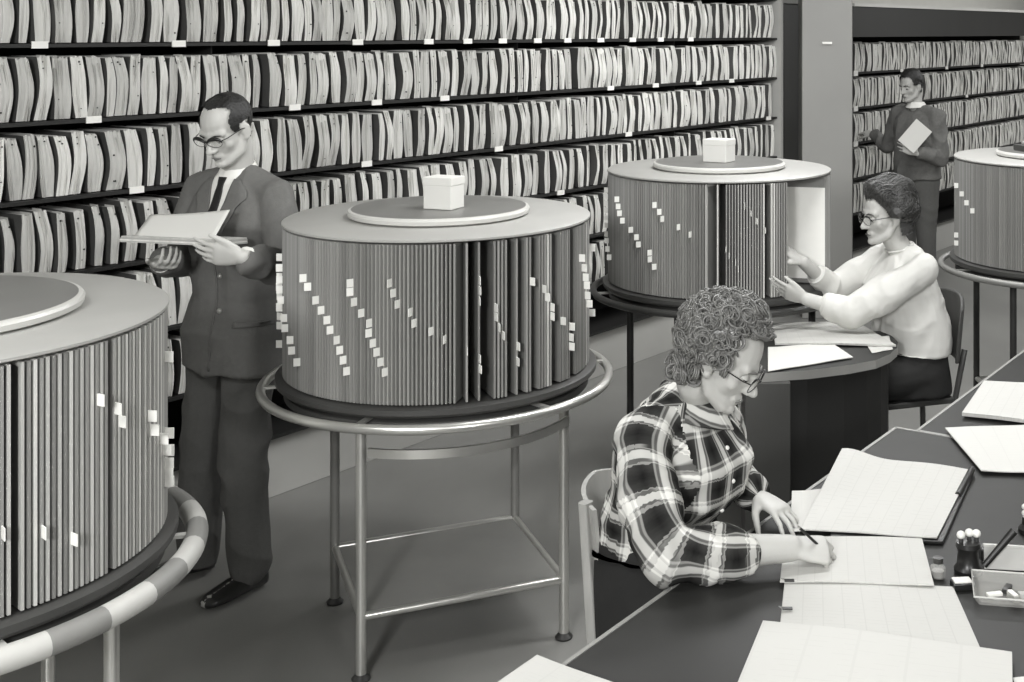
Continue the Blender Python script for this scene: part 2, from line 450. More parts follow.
for e in FL:
    r_, t, w, g, s, q = e
    me, b = variants[w][int(q*6) % 6]
    z = Z0+ROW*r_+.0005
    yy = .008+.02*((q*37) % 1)
    rot = TH+math.radians(((q*91) % 1-.5)*5)
    base = wallpt(t, yy, z)
    if id(e) in indiv:
        o = link('file_folder', me); o.location = base; o.rotation_euler = (0, 0, rot); 
        sz = .95+.07*((q*53) % 1); o.scale = (1, 1, sz)
        sp = span(px_of(base), r_, s); rn = ROWN[r_]
        tag(o, 'bulging pale paper folder, %s, %s' % (rn, sp), 'folder', 'paper folders, %s, %s' % (rn, sp))
    else:
        m_ = Matrix.Translation(base) @ Matrix.Rotation(rot, 4, 'Z') @ Matrix.Diagonal((1, 1, .95+.07*((q*53) % 1), 1))
        o_ = len(stuffb.v); stuffb.v += [tuple(m_ @ V(v)) for v in b.v]; stuffb.f += [tuple(i+o_ for i in f) for f in b.f]; stuffb.m += b.m
me = bpy.data.meshes.new('packed_folders'); me.from_pydata(stuffb.v, [], stuffb.f)
for m in ('folder', 'folder_side', 'hole'): me.materials.append(M[m])
me.polygons.foreach_set('material_index', stuffb.m); me.update()
o = link('packed_folders', me); o['kind'] = 'stuff'; tag(o, 'the many more distant and half hidden paper folders filling the file shelves', 'folders')
# ---------------------------------------------------------------- rotary file drums on tubular tables
RD, ZB, ZT = .515, .887, 1.385
def ring_tube(R, r, z, n=72, tn=12, mi_fn=None, a0=0, a1=2*PI):
    b = MB(); full = abs(a1-a0-2*PI) < 1e-6; k = n if full else n+1
    for j in range(k):
        a = a0+(a1-a0)*j/n
        for i in range(tn):
            p = 2*PI*i/tn; b.v.append(((R+r*math.cos(p))*math.cos(a), (R+r*math.cos(p))*math.sin(a), z+r*math.sin(p)))
    for j in range(n):
        for i in range(tn):
            j2 = (j+1) % k; b.f.append((j*tn+i, j*tn+(i+1) % tn, j2*tn+(i+1) % tn, j2*tn+i)); b.m.append(mi_fn(j) if mi_fn else 0)
    return b
def panel_mesh(L=.31, th=.0064, edge='panel_edge'):
    # hinge at x=0, panel reaches outward along +x
    b = MB(); z0, z1 = ZB+.006, ZT-.004
    b.box((0, -th*.32, z0+.01), (L-.012, th*.32, z1-.01), 0)
    b.box((L-.012, -th*.5, z0), (L, th*.5, z1), 1)
    b.box((0, -th*.5, z1-.01), (L-.012, th*.5, z1), 1)
    b.box((0, -th*.5, z0), (L-.012, th*.5, z0+.01), 0)
    return b.mesh('index_panel', [M['panel'], M[edge]])
PM = panel_mesh(); PMP = panel_mesh(edge='panel_bright'); PMT = panel_mesh(th=.013)
b = MB(); b.box((.03, -.002, ZB+.03), (.297, .002, ZT-.03), 0)
tabm = MB().box((0, -.001, -.0125), (.023, .001, .0125)).mesh('index_tab', [M['tab']])
tabp = MB()
NP = 256
def make_drum(C, label, tabs, tilt_fn, skip_fn, seed=0, pale_fn=None, lid=1.0, group='rotary card file drums'):
    cx, cy = C
    r = thing('rotary_file_drum', label, 'file drum', (cx, cy, ZB-.03), 0, group)
    def P(o):   # children authored with z in world, xy local
        o.location.z = -(ZB-.03); return o
    b = MB(); b.lathe([(0, ZB-.03), (.53, ZB-.03), (.54, ZB-.02), (.54, ZB-.004), (.53, ZB), (0, ZB)], 72)
    P(b.build('base_plate', M['drum_base'], r, smooth=True))
    b = MB(); b.lathe([(.19, ZB), (.19, ZT)], 48); P(b.build('core', M['drum_core'], r, smooth=True))
    b = MB(); b.lathe([(.0, ZT+.001), (.514, ZT+.001), (.519, ZT+.004), (.519, ZT+.010), (.512, ZT+.014), (0, ZT+.016)], 96)
    P(b.build('top_plate', M['drum_top'], r, smooth=True))
    b = MB(); b.lathe([(0, ZT+.0165), (.296*lid, ZT+.0165), (.307*lid, ZT+.022), (.309*lid, ZT+.034), (.305*lid, ZT+.040), (.296*lid, ZT+.043), (0, ZT+.044)], 96, mis=[1, 1, 1, 1, 1, 0])
    P(b.build('lid', [M['drum_lid'], M['drum_rim']], r, smooth=True))
    cam_az = math.atan2(-cy, -cx)
    angs = []
    rr = random.Random(seed)
    for i in range(NP):
        a = cam_az+2*PI*(i+.5)/NP
        rel = (a-cam_az+PI) % (2*PI)-PI    # + : towards image right (counterclockwise seen from above)
        if skip_fn(rel, rr): continue
        angs.append((abs(rel), rel, a))
    angs.sort(); parts = angs[:100]; rest = angs[100:]
    def frame(rel, a):
        ti = math.radians(tilt_fn(rel))+rr.uniform(-.012, .012)
        # outer edge stays near radius RD, hinge slides back along the tilted direction
        d = a-ti
        ox, oy = RD*math.cos(a), RD*math.sin(a)
        hx, hy = ox-.31*math.cos(d), oy-.31*math.sin(d)
        return (hx, hy, d)
    store = []
    for _, rel, a in parts:
        hx, hy, d = frame(rel, a)
        me = PM
        if pale_fn and pale_fn(rel): me = PMP
        o = link('index_panel', me, r); o.location = (hx, hy, -(ZB-.03)); o.rotation_euler = (0, 0, d)
        store.append((rel, hx, hy, d, o))
    sb = MB()
    src = PM
    vv = [v.co.copy() for v in src.vertices]; ff = [(tuple(p.vertices), p.material_index) for p in src.polygons]
    for _, rel, a in rest:
        hx, hy, d = frame(rel, a); m_ = Matrix.Translation((hx, hy, 0)) @ Matrix.Rotation(d, 4, 'Z')
        o_ = len(sb.v); sb.v += [tuple(m_ @ v) for v in vv]; sb.f += [tuple(i+o_ for i in f) for f, _m in ff]; sb.m += [m for f, m in ff]
    o = P(sb.build('far_index_panels', [M['panel'], M['panel_edge']], r)); o['kind'] = 'stuff'
    for (x, y) in tabs:
        # where the sight line meets the drum's rim
        k = (x-PX)/F; dx, dy = k, 1.0
        A = dx*dx+dy*dy; B = -2*(dx*cx+dy*cy); Cc = cx*cx+cy*cy-(RD+.006)**2
        disc = B*B-4*A*Cc; disc = max(disc, 0)
        Y = (-B-math.sqrt(disc))/(2*A); z = CH-(y-PY)/F*Y
        rel = (math.atan2(Y-cy, k*Y-cx)-cam_az+PI) % (2*PI)-PI
        s = min(store, key=lambda q: abs(q[0]-rel))
        o = link('index_tab', tabm, s[4]); o.location = (.308, 0, z)
        o.rotation_euler = (0, 0, rr.uniform(-.2, .2))
    return r
def tabs_from(s, ox, oy, k): return [(ox+a/k, oy+b/k) for a, b in s]
T1 = [(275,258),(273,268),(273,277),(274,287),(273,297),(273,307),(272,317),(273,326),(275,345),(281,268),(281,280),(281,290),(282,300),(281,308),(285,318),(286,328),(291,340),(294,351),(298,362),
 (304,278),(310,287),(317,300),(322,310),(329,320),(332,330),(339,340),(341,350),(345,360),(348,371),(351,283),(353,292),(357,302),(363,313),(369,323),(371,333),(375,343),(378,352),(384,362),(388,372),
 (392,283),(397,293),(399,304),(413,312),(416,323),(435,331),(448,339),(481,280),(483,290),(487,300),(491,308),(494,317),(501,327),(505,335),(513,347),(520,361),(472,350),(474,359),(478,369),
 (534,281),(543,289),(547,297),(552,307),(556,315),(559,322),(572,326),(573,336),(574,345),(581,258),(583,268),(585,277),(586,285),(587,295),(588,304),(592,313),(592,248)]
T2 = tabs_from([(75,240),(75,262),(77,285),(77,308),(79,335),(80,360),(90,390),(95,412),(97,440),(103,468),(128,270),(133,295),(137,318),(147,343),(180,375),(199,400),(207,425),(238,452),(243,475),(254,500),
 (260,290),(271,313),(283,337),(340,365),(376,390),(456,415),(492,440),(515,462),(532,485),(538,508),(563,292),(580,318),(603,345),(635,375)], 580, 120, 3.41)
T0 = [(99,400),(116,409),(122,421),(152,415),(153,430),(2,533),(43,532),(71,540),(178,348),(168,432),(170,442),(172,452),(174,462),(163,438),(165,450),(176,440),(176,470)]
T3 = [(956,185),(963,194),(968,203),(974,211),(957,235),(957,243)]
C0, C1, C2, C3 = (-1.74, 2.77), (-.900, 4.32), (.089, 5.82), (1.82, 6.36)
def gap_mid(c, d): return abs(c-d)
def skip1(rel, rr):
    for c, w in ((.125, .022), (.19, .02), (.285, .04), (.52, .02), (.60, .012), (.82, .02), (.98, .02)):
        if abs(rel-c) < w: return True
    if rel > .05 and rr.random() < .10: return True
    return False
d1 = make_drum(C1, 'middle rotary card file drum with white box on its lid', T1, lambda r: 24 if r < .1 else (4 if r < .9 else 10), skip1, 1, pale_fn=lambda r: r > .1 and int(r*100) % 9 == 0)
def skip2(rel, rr):
    if .62 < rel < 1.22: return True
    for c, w in ((-.06, .03), (.02, .02), (.42, .03)):
        if abs(rel-c) < w: return True
    return False
d2 = make_drum(C2, 'farther rotary card file drum with opened section showing a white panel', T2, lambda r: 24 if r < -.05 else 5, skip2, 2, pale_fn=lambda r: -.13 < r < .03 or .38 < r < .5)
def skip0(rel, rr):
    return abs(rel-.02) < .03 or abs(rel+.0-.34) < .014 or abs(rel-.75) < .012
d0 = make_drum(C0, 'nearest rotary card file drum at left edge with bare grey lid', T0, lambda r: 2 if r < .75 else 12, skip0, 3, lid=1.10, pale_fn=lambda r: int((r+3)*NP/6.283) % 2 == 0)
d3 = make_drum(C3, 'distant rotary card file drum cut by the right edge', T3, lambda r: 26, lambda rel, rr: False, 4)
# opened white panel face on drum 2: a framed white leaf
op = thing  # keep name
rel = 1.24; ca = math.atan2(-C2[1], -C2[0]); a = ca+rel; d_ = a
b = MB(); zz0, zz1 = ZB+.006, ZT-.004
b.box((0, -.004, zz0), (.31, .004, zz1), 0); b.box((.06, -.0055, zz0+.02), (.285, -.0042, zz1-.055), 1); b.box((.06, .0042, zz0+.02), (.285, .0055, zz1-.055), 1)
o = b.build('open_leaf', [M['panel'], M['panel_pale']], d2); o['label'] = 'white face of an opened index panel'
d_ = math.radians(-14); hx, hy = .20, -.10
o.location = (hx, hy, -(ZB-.03)); o.rotation_euler = (0, 0, d_)
# sector of open space: pale bands
# boxes on the lids
def lid_box(px, ytop, ybot, C, w, h, label, rz):
    z = ZT+.0445
    r = thing('card_box', label, 'box', (C[0]+px[0], C[1]+px[1], z), rz)
    b = MB(); b.box((-w/2, -w*.4, 0), (w/2, w*.4, h-.014)); b.build('body', M['card'], r, bevel=.003)
    MB().box((-w/2-.0015, -w*.4-.0015, h-.028), (w/2+.0015, w*.4+.0015, h)).build('cover', M['card'], r, bevel=.002)
    return r
lid_box((.0, -.0), 0, 0, (C1[0]+.026, C1[1]-.055), .108, .108, 'white card box standing on the lid of the middle drum', math.radians(-20))
lid_box((.0, -.0), 0, 0, (C2[0]+.0, C2[1]-.02), .12, .105, 'pale card box standing on the lid of the farther drum', math.radians(-28))
b = thing('card_box', 'dark flat box lying on the lid of the distant drum at the right edge', 'box', (C3[0]-.12, C3[1]-.02, ZT+.0445), .3)
MB().box((-.09, -.06, 0), (.09, .06, .03)).build('body', M['drum_base'], b, bevel=.003); MB().box((-.05, -.04, .0305), (.07, .05, .045)).build('cover', M['card_grey'], b, bevel=.003)
# tables
def table(C, label, feet, wrapped=False, rz=0, shelf_z=.20, leg_mats=None, ring_mat='steel', Rr=.584, group='tubular drum tables'):
    r = thing('drum_table', label, 'table', (C[0], C[1], 0), 0, group)
    if wrapped:
        b = ring_tube(.580, .026, .84, 120, 14, lambda j: 0 if (j//4) % 2 == 0 else 1)
        b.build('rail', [M['wrap_light'], M['wrap_dark']], r, smooth=True, angle=None)
    else:
        ring_tube(Rr, .0155, .84, 96, 14).build('rail', M[ring_mat], r, smooth=True, angle=None)
    b = MB(); b.lathe([(0, .81), (.50, .81), (.512, .816), (.512, .838), (.50, .846), (0, .8465)], 72); b.build('turntable', M['drum_base'], r, smooth=True)
    for k in range(6):
        a = k*PI/3+.3+rz
        m_ = Matrix.Rotation(a, 4, 'Z')
        MB().box((.49, -.009, .845), (.585, .009, .853), 0, m_).build('spoke', M['wrap_light' if wrapped else 'steel'], r)
    for i, (x, y) in enumerate(feet):
        lx, ly = x-C[0], y-C[1]
        m_ = (leg_mats or ['steel']*4)[i]
        b = MB(); b.tube([(lx, ly, .008), (lx, ly, .825)], .0165, 16)
        lg = b.build('leg', M[m_], r, smooth=True)
        MB().lathe([(0, 0), (.028, 0), (.030, .006), (.022, .014), (.0168, .02)], 20, (lx, ly, .001)).build('foot', M['steel_dark'], lg, smooth=True)
    # lower shelf
    if shelf_z:
        P = [(x-C[0], y-C[1]) for x, y in feet]; poly = [P[0], P[1], P[3], P[2]]
        b = MB(); b.prism(poly, shelf_z-.008, shelf_z, 0); b.build('lower_shelf', M['steel_dull'], r)
        b = MB()
        for i in range(4):
            a, c = poly[i], poly[(i+1) % 4]; b.tube([(a[0], a[1], shelf_z-.002), (c[0], c[1], shelf_z-.002)], .0125, 12)
        b.build('shelf_rim', M['steel'], r, smooth=True)
    return r
feet1 = [(-1.062, 3.916), (-.456, 4.187), (-1.298, 4.444), (-.698, 4.716)]
tb1 = table(C1, 'tubular steel table with lower shelf carrying the middle drum', feet1, leg_mats=['steel', 'steel', 'steel_dull', 'steel_dull'])
# curved bar under the rail
a0 = math.atan2(feet1[0][1]-C1[1], feet1[0][0]-C1[0]); a1_ = math.atan2(feet1[1][1]-C1[1], feet1[1][0]-C1[0])
b = MB(); b.lathe([(.474, .718), (.484, .718), (.484, .746), (.474, .746), (.474, .718)], 40, a0=a0+.12, a1=a1_); b.build('curved_bar', M['steel'], tb1, smooth=True)
def rot_feet(C, ang, w=.664, d=.578):
    out = []
    ux, uy = math.cos(ang), math.sin(ang)
    for sx, sy in ((-1, -1), (1, -1), (-1, 1), (1, 1)):
        out.append((C[0]+sx*w/2*ux-sy*d/2*uy, C[1]+sx*w/2*uy+sy*d/2*ux))
    return out
tb2 = table(C2, 'dark tubular table carrying the farther drum with the opened section', rot_feet(C2, math.radians(24)), leg_mats=['steel_dark']*4, ring_mat='steel_dark')
tb0 = table(C0, 'tubular table with light and dark wrapped rail at lower left', rot_feet(C0, math.radians(40)), wrapped=True)
tb3 = table(C3, 'tubular table under the distant drum at the right edge', rot_feet(C3, math.radians(5)), leg_mats=['steel_dark', 'steel_dull', 'steel_dark', 'steel_dark'], ring_mat='steel_dull')
# ---------------------------------------------------------------- desks
ED = V((.5146, .8574, 0)); EP = V((.8574, -.5146, 0)); ZD = .75
def desk(label, corner, length_back, width, group='dark topped office desks', fwd=-1):
    r = thing('desk', label, 'desk', (corner[0], corner[1], 0), 0, group)
    a = V((0, 0, 0)); b_ = a+ED*length_back*fwd; c = b_+EP*width; d = a+EP*width
    poly = [(p.x, p.y) for p in (a, b_, c, d)]
    MB().prism(poly, ZD-.028, ZD-.002, 0).build('desk_top', M['desk'], r, bevel=.002)
    # metal edging
    e = MB(); 
    def strip(p, q, w=.010):
        n_ = (q-p).normalized(); s = V((n_.y, -n_.x, 0))*w*.5
        vs = [p-s, q-s, q+s, p+s]; e.prism([(v.x, v.y) for v in vs], ZD-.03, ZD)
    for p, q in ((a, b_), (b_, c), (c, d), (d, a)): strip(p, q)
    e.build('edging', M['desk_edge'], r)
    # pedestals and modesty board
    m_ = MB()
    def blk(s0, s1, w0, w1, z0, z1, name, mm):
        q = [a+ED*fwd*s0+EP*w0, a+ED*fwd*s1+EP*w0, a+ED*fwd*s1+EP*w1, a+ED*fwd*s0+EP*w1]
        return MB().prism([(v.x, v.y) for v in q], z0, z1).build(name, M[mm], r, bevel=.003)
    blk(length_back*.04, length_back*.2, .12, width-.05, .07, ZD-.03, 'pedestal', 'desk_panel')
    blk(length_back*.8, length_back*.96, .12, width-.05, .07, ZD-.03, 'pedestal', 'desk_panel')
    for s in (.05, .18, .81, .94):
        for w_ in (.16, width-.1): blk(length_back*s, length_back*s+.03, w_, w_+.03, .002, .07, 'leg', 'steel_dark')
    blk(length_back*.2, length_back*.8, width-.1, width-.08, .25, ZD-.03, 'modesty_panel', 'desk_panel')
    return r
desk_near = desk('dark desk in the foreground where the woman in plaid writes', (.635, 4.05), 1.9, 1.15)
desk_far = desk('dark desk beyond the foreground one, at the right edge', (.70, 4.02), 1.6, 1.15, fwd=1)
# desk with the rounded corner
r = thing('rounded_desk', 'dark desk with rounded corner and pale edge in front of the woman in white', 'desk', (.3, 4.95, 0))
o3 = V((.3, 4.95, 0))
pl = [D(735, 376, ZD), D(765, 373, ZD), D(810, 370, ZD), D(850, 365, ZD), D(876, 360, ZD), D(890, 354, ZD), D(897, 348, ZD), D(898, 342, ZD), D(892, 336, ZD), D(880, 331, ZD), D(700, 331, ZD), D(690, 376, ZD)]
pl = [(p.x-o3.x, p.y-o3.y) for p in pl]
MB().prism(pl, ZD-.034, ZD, 0, 1).build('desk_top', [M['desk_edge'], M['desk']], r)
q = [D(757, 374, ZD), D(792, 372, ZD)]
def inset(p, s=.92): return (p[0]*s, p[1]*s)
pl2 = [inset(p) for p in pl[1:9]]
b = MB(); n = len(pl2)
front = pl2[0:]
vs = []; 
for p in front: vs += [(p[0], p[1], .04), (p[0], p[1], ZD-.035), (p[0]*.97, p[1]*.94, .04), (p[0]*.97, p[1]*.94, ZD-.035)]
fs = []
for i in range(len(front)-1):
    a = 4*i; fs += [(a, a+4, a+5, a+1), (a+2, a+3, a+7, a+6), (a+1, a+5, a+7, a+3), (a, a+2, a+6, a+4)]
b.add(vs, fs); b.build('front_panel', M['desk_panel'], r)
pa = D(745, 374, ZD); pb = D(790, 372, ZD)
MB().box((pa.x-o3.x, pa.y-o3.y+.005, .03), (pb.x-o3.x, pa.y-o3.y+.45, ZD-.035)).build('pedestal', M['desk_panel_grey'], r, bevel=.003)
# ---------------------------------------------------------------- sheets
def sheet(label, quad, z, zfun=None, mat_='paper', th=.002, nu=14, nv=14, name='sheet_of_paper', cat='paper', group=None, curve=None, uvrot=False):
    """quad: photo positions of four corners (TL, TR, BR, BL) on height z"""
    c = [D(x, y, z) if not isinstance(x, V) else x for (x, y) in quad]
    b = MB(); g = []
    for i in range(nu+1):
        for j in range(nv+1):
            u, v = i/nu, j/nv
            p = (c[0]*(1-u)+c[1]*u)*(1-v)+(c[3]*(1-u)+c[2]*u)*v
            p = p.copy()
            p.z += (zfun(u, v) if zfun else 0)+.0008*math.sin(9*u+3*v+z*900)
            g.append(p)
    n = (nu+1)*(nv+1)
    vs = g+[p-V((0, 0, th)) for p in g]
    fs = []; uvs = []
    ix = lambda i, j: i*(nv+1)+j
    for i in range(nu):
        for j in range(nv):
            fs.append((ix(i, j), ix(i, j+1), ix(i+1, j+1), ix(i+1, j)))
            fs.append((n+ix(i, j), n+ix(i+1, j), n+ix(i+1, j+1), n+ix(i, j+1)))
    for i in range(nu):
        fs.append((ix(i, 0), ix(i+1, 0), n+ix(i+1, 0), n+ix(i, 0))); fs.append((ix(i, nv), n+ix(i, nv), n+ix(i+1, nv), ix(i+1, nv)))
    for j in range(nv):
        fs.append((ix(0, j), n+ix(0, j), n+ix(0, j+1), ix(0, j+1))); fs.append((ix(nu, j), ix(nu, j+1), n+ix(nu, j+1), n+ix(nu, j)))
    me = bpy.data.meshes.new(name); me.from_pydata([tuple(v) for v in vs], [], fs); me.materials.append(M[mat_])
    uvl = me.uv_layers.new(name='UVMap')
    for p in me.polygons:
        for li in p.loop_indices:
            k = me.loops[li].vertex_index % n; i, j = divmod(k, nv+1)
            uvl.data[li].uv = (i/nu, j/nv)
    me.polygons.foreach_set('use_smooth', [True]*len(me.polygons))
    try: me.set_sharp_from_angle(angle=.9)
    except Exception: pass
    o = link(name, me); ctr = (c[0]+c[2])/2
    set_origin(o, (ctr.x, ctr.y, z))
    tag(o, label, cat, group); return o
# ledger block under the plaid woman's sheets
g_ = 'sheets spread on the foreground desk'
sheet('blank white sheet nearest the camera, lowest of those on the foreground desk', [(763, 620), (1012, 652), (1014, 760), (716, 735)], ZD+.016, lambda u, v: .005*math.sin(PI*u)*(1-v), 'paper2', group=g_, th=.006)
sheet('ruled sheet just behind the nearest one, with dark clips at its left edge', [(785, 577), (953, 586), (985, 658), (778, 645)], ZD+.008, lambda u, v: 0.002*math.sin(4*u), 'paper', group=g_, th=.004)
sheet("ruled sheet under the plaid woman's writing hand", [(785, 536), (922, 538), (934, 585), (780, 581)], ZD+.013, lambda u, v: .002*math.sin(PI*u), 'paper', group=g_, th=.003)
def curl(u, v): return .030*math.exp(-((u-.02)/.22)**2)*(1-v)**1.2*1.2+.012*(1-v)*math.sin(PI*u)+.004
sheet('large curling ledger page beyond the writing hands', [(842, 462), (971, 471), (937, 539), (800, 530)], ZD+.012, curl, 'paper', group=g_, th=.003, nu=24, nv=20)
sheet("small sheet under the plaid woman's left hand", [(792, 491), (836, 488), (850, 528), (790, 531)], ZD+.006, None, 'paper2', group=g_, th=.002)
lb = thing('ring_binder', 'dark binder edge showing under the curling ledger page', 'binder', (0, 0, 0))
p4 = [D(850, 464, ZD), D(974, 475, ZD), D(943, 545, ZD), D(830, 540, ZD)]
cb = sum(p4, V())/4; lb.location = (cb.x, cb.y, ZD+.0005)
MB().prism([(p.x-cb.x, p.y-cb.y) for p in p4], 0, .009).build('cover', M['black_plastic'], lb, bevel=.002)
p5 = [D(958, 500, ZD), D(972, 474, ZD), D(975, 474, ZD), D(962, 500, ZD)]
MB().tube([p5[0]-V((cb.x, cb.y, ZD))+V((0, 0, .012)), p5[1]-V((cb.x, cb.y, ZD))+V((0, 0, .014))], .009, 12).build('spine', M['black_plastic'], lb, smooth=True)
# clips at the left of the ruled sheets
for (x, y, s) in ((790, 581, 'upper'), (788, 609, 'lower')):
    p = D(x, y, ZD+.012); c = thing('paper_clip', '%s small dark clip on the left edge of the ruled sheet' % s, 'clip', p)
    MB().box((-.013, -.006, 0), (.010, .006, .003)).build('jaw', M['black_plastic'], c, bevel=.001); MB().tube([(-.013, -.004, .003), (-.020, 0, .006), (-.013, .004, .003)], .001, 6).build('loop', M['frame_metal'], c)
# stack bottom-left overhanging the edge
zq = ZD+.0135; A_ = D(537, 655, zq); e1 = (D(612, 682, zq)-A_).normalized()*.33; e2 = (D(497, 682, zq)-A_).normalized()*.23
sheet('thick pad of paper overlapping the desk edge at the bottom of the picture', [(A_, 0), (A_+e1, 0), (A_+e1+e2, 0), (A_+e2, 0)], zq, None, 'paper2', group=None, th=.012, name='paper_pad', cat='paper pad')
sheet('sheet corner peeking in at the lower right edge of the desk', [(1013, 678), (1080, 668), (1100, 720), (1030, 735)], ZD+.006, None, 'paper_plain', th=.002)
# far desk
sheet('thick ledger sheet at the top right of the far desk', [(984, 384), (1085, 388), (1075, 425), (962, 412)], ZD+.020, lambda u, v: .012*(1-v), 'paper', th=.012, name='ledger', cat='ledger')
sheet('pale sheet lying across the gap between the two dark desks', [(945, 428), (1060, 424), (1065, 474), (981, 471)], ZD+.010, lambda u, v: .002, 'paper2', th=.003)
# rounded desk papers
sheet('long stack of cards beside the farther drum on the rounded desk', [(773, 323), (858, 322), (896, 345), (775, 343)], ZD+.012, lambda u, v: .004*math.sin(3*u), 'paper', th=.008)
sheet('bright sheet on the front of the rounded desk', [(768, 347), (832, 343), (853, 357), (768, 371)], ZD+.008, None, 'paper_plain', th=.003)
sheet('grey sheet near the rounded corner of the desk in front of the woman in white', [(862, 338), (889, 336), (893, 349), (872, 353)], ZD+.004, None, 'paper2', th=.001)
# desk tools
p = D(938, 577, ZD); r = thing('ink_bottle', 'small clear ink bottle with dark cap beside the writing sheet', 'bottle', (p.x, p.y, ZD))
MB().lathe([(0, .0005), (.016, .0005), (.018, .004), (.018, .024), (.012, .030), (.010, .034), (0, .034)], 20).build('body', M['tray_glass'], r, smooth=True)
MB().lathe([(0, .034), (.012, .034), (.012, .046), (0, .047)], 20).build('cap', M['steel_dark'], r, smooth=True)
MB().lathe([(0, .002), (.014, .002), (.014, .016), (0, .016)], 16).build('ink', M['steel_dull'], r, smooth=True)
p = D(962, 588, ZD); r = thing('stamp_pad', 'small black stamp pad with pale top in front of the stamp stand', 'stamp pad', (p.x, p.y, ZD), .1)
MB().box((-.024, -.017, .0005), (.024, .017, .016)).build('case', M['black_plastic'], r, bevel=.002); MB().box((-.021, -.014, .0162), (.021, .014, .020)).build('lid', M['card'], r, bevel=.001)
p = D(968, 572, ZD); r = thing('stamp_stand', 'round black stamp stand with white knobbed stamps', 'stamp stand', (p.x, p.y, ZD))
MB().lathe([(0, .0005), (.033, .0005), (.034, .01), (.026, .02), (.024, .05), (.030, .062), (.028, .072), (0, .074)], 28).build('holder', M['black_plastic'], r, smooth=True)
for (x, y) in ((-.022, -.006), (.006, .010), (.026, .004)):
    st = MB(); st.lathe([(0, .072), (.006, .072), (.005, .082), (.0, .083)], 12, (x*.8, y*.8, 0)); s_o = st.build('stamp', M['steel_dark'], r, smooth=True)
    MB().ball((x*.8, y*.8, .090), (.0105, .0105, .0095)).build('knob', M['white_knob'], s_o, smooth=True)
p = D(1000, 556, ZD); r = thing('rubber_stamp', 'black rubber stamp with long dark handle leaning on the stamp stand', 'stamp', (p.x, p.y, ZD))
a_ = W(975, 545, 2.98); a_ = D(984, 566, ZD+.02); c_ = W(1014, 531, a_.y+.02)
MB().tube([a_-V((p.x, p.y, ZD)), c_-V((p.x, p.y, ZD))], [.007, .010], 12).build('handle', M['black_plastic'], r, smooth=True)
MB().box((-.052, -.030, .001), (-.012, .010, .028)).build('block', M['steel_dark'], r, bevel=.003)
p = D(1012, 596, ZD); r = thing('desk_tray', 'clear rimmed tray holding small clutter at the right edge', 'tray', (p.x, p.y, ZD), math.radians(-10))
tm = MB(); 
def tray_ring(w, d, z): return [(-w, -d, z), (w, -d, z), (w, d, z), (-w, d, z)]
vs = tray_ring(.075, .06, .001)+tray_ring(.088, .072, .022)+tray_ring(.083, .067, .022)+tray_ring(.071, .056, .005)
fs = [(3, 2, 1, 0), (12, 13, 14, 15)]
for k in range(3):
    for j in range(4): fs.append((4*k+j, 4*k+(j+1) % 4, 4*(k+1)+(j+1) % 4, 4*(k+1)+j))
tm.add(vs, fs); tm.build('dish', M['tray_glass'], r, bevel=.001)
MB().tube([(-.087, -.071, .023), (.087, -.071, .023), (.087, .071, .023), (-.087, .071, .023)], .0022, 8, closed=True).build('rim', M['drum_rim'], r)
rr = random.Random(3)
for k, (x, y, rz_, mm) in enumerate(((-.04, -.02, .4, 'card'), (-.01, .01, 1.2, 'steel_dark'), (.03, -.02, .2, 'card_grey'), (.0, -.035, 2.0, 'steel'))):
    m_ = Matrix.Translation((x, y, .006)) @ Matrix.Rotation(rz_, 4, 'Z')
    o = MB().box((-.018, -.007, 0), (.018, .007, .008+.003*k), 0, m_).build('eraser', M[mm], bevel=.002)
    o.location = r.location; o.rotation_euler = r.rotation_euler
    tag(o, ('pale eraser at the left inside the clear tray', 'dark block in the middle of the clear tray', 'grey eraser at the right inside the clear tray', 'shiny metal piece at the front of the clear tray')[k], 'eraser')
p = D(1010, 574, ZD); r = thing('card_holder', 'light card standing open behind the clear tray', 'card holder', (p.x, p.y+.02, ZD), math.radians(-8))
MB().box((-.055, -.004, .0005), (.09, .004, .055), 0, Matrix.Rotation(-.35, 4, 'X')).build('card', M['card_grey'], r, bevel=.001); MB().box((-.057, .012, .048), (.092, .020, .054)).build('rim', M['drum_rim'], r, bevel=.001)
MB().box((-.055, .0, .0005), (.09, .03, .006)).build('foot', M['card_grey'], r)
p = D(1030, 532, ZD); r = thing('stamp_stand', 'stamp stand with white knobs cut off by the right edge', 'stamp stand', (p.x, p.y, ZD))
MB().lathe([(0, .0005), (.03, .0005), (.03, .01), (.02, .02), (.02, .04), (0, .045)], 24).build('holder', M['black_plastic'], r, smooth=True)
for z in (.052, .068): MB().ball((-.012, -.01, z), (.012, .012, .008)).build('knob', M['white_knob'], r, smooth=True)
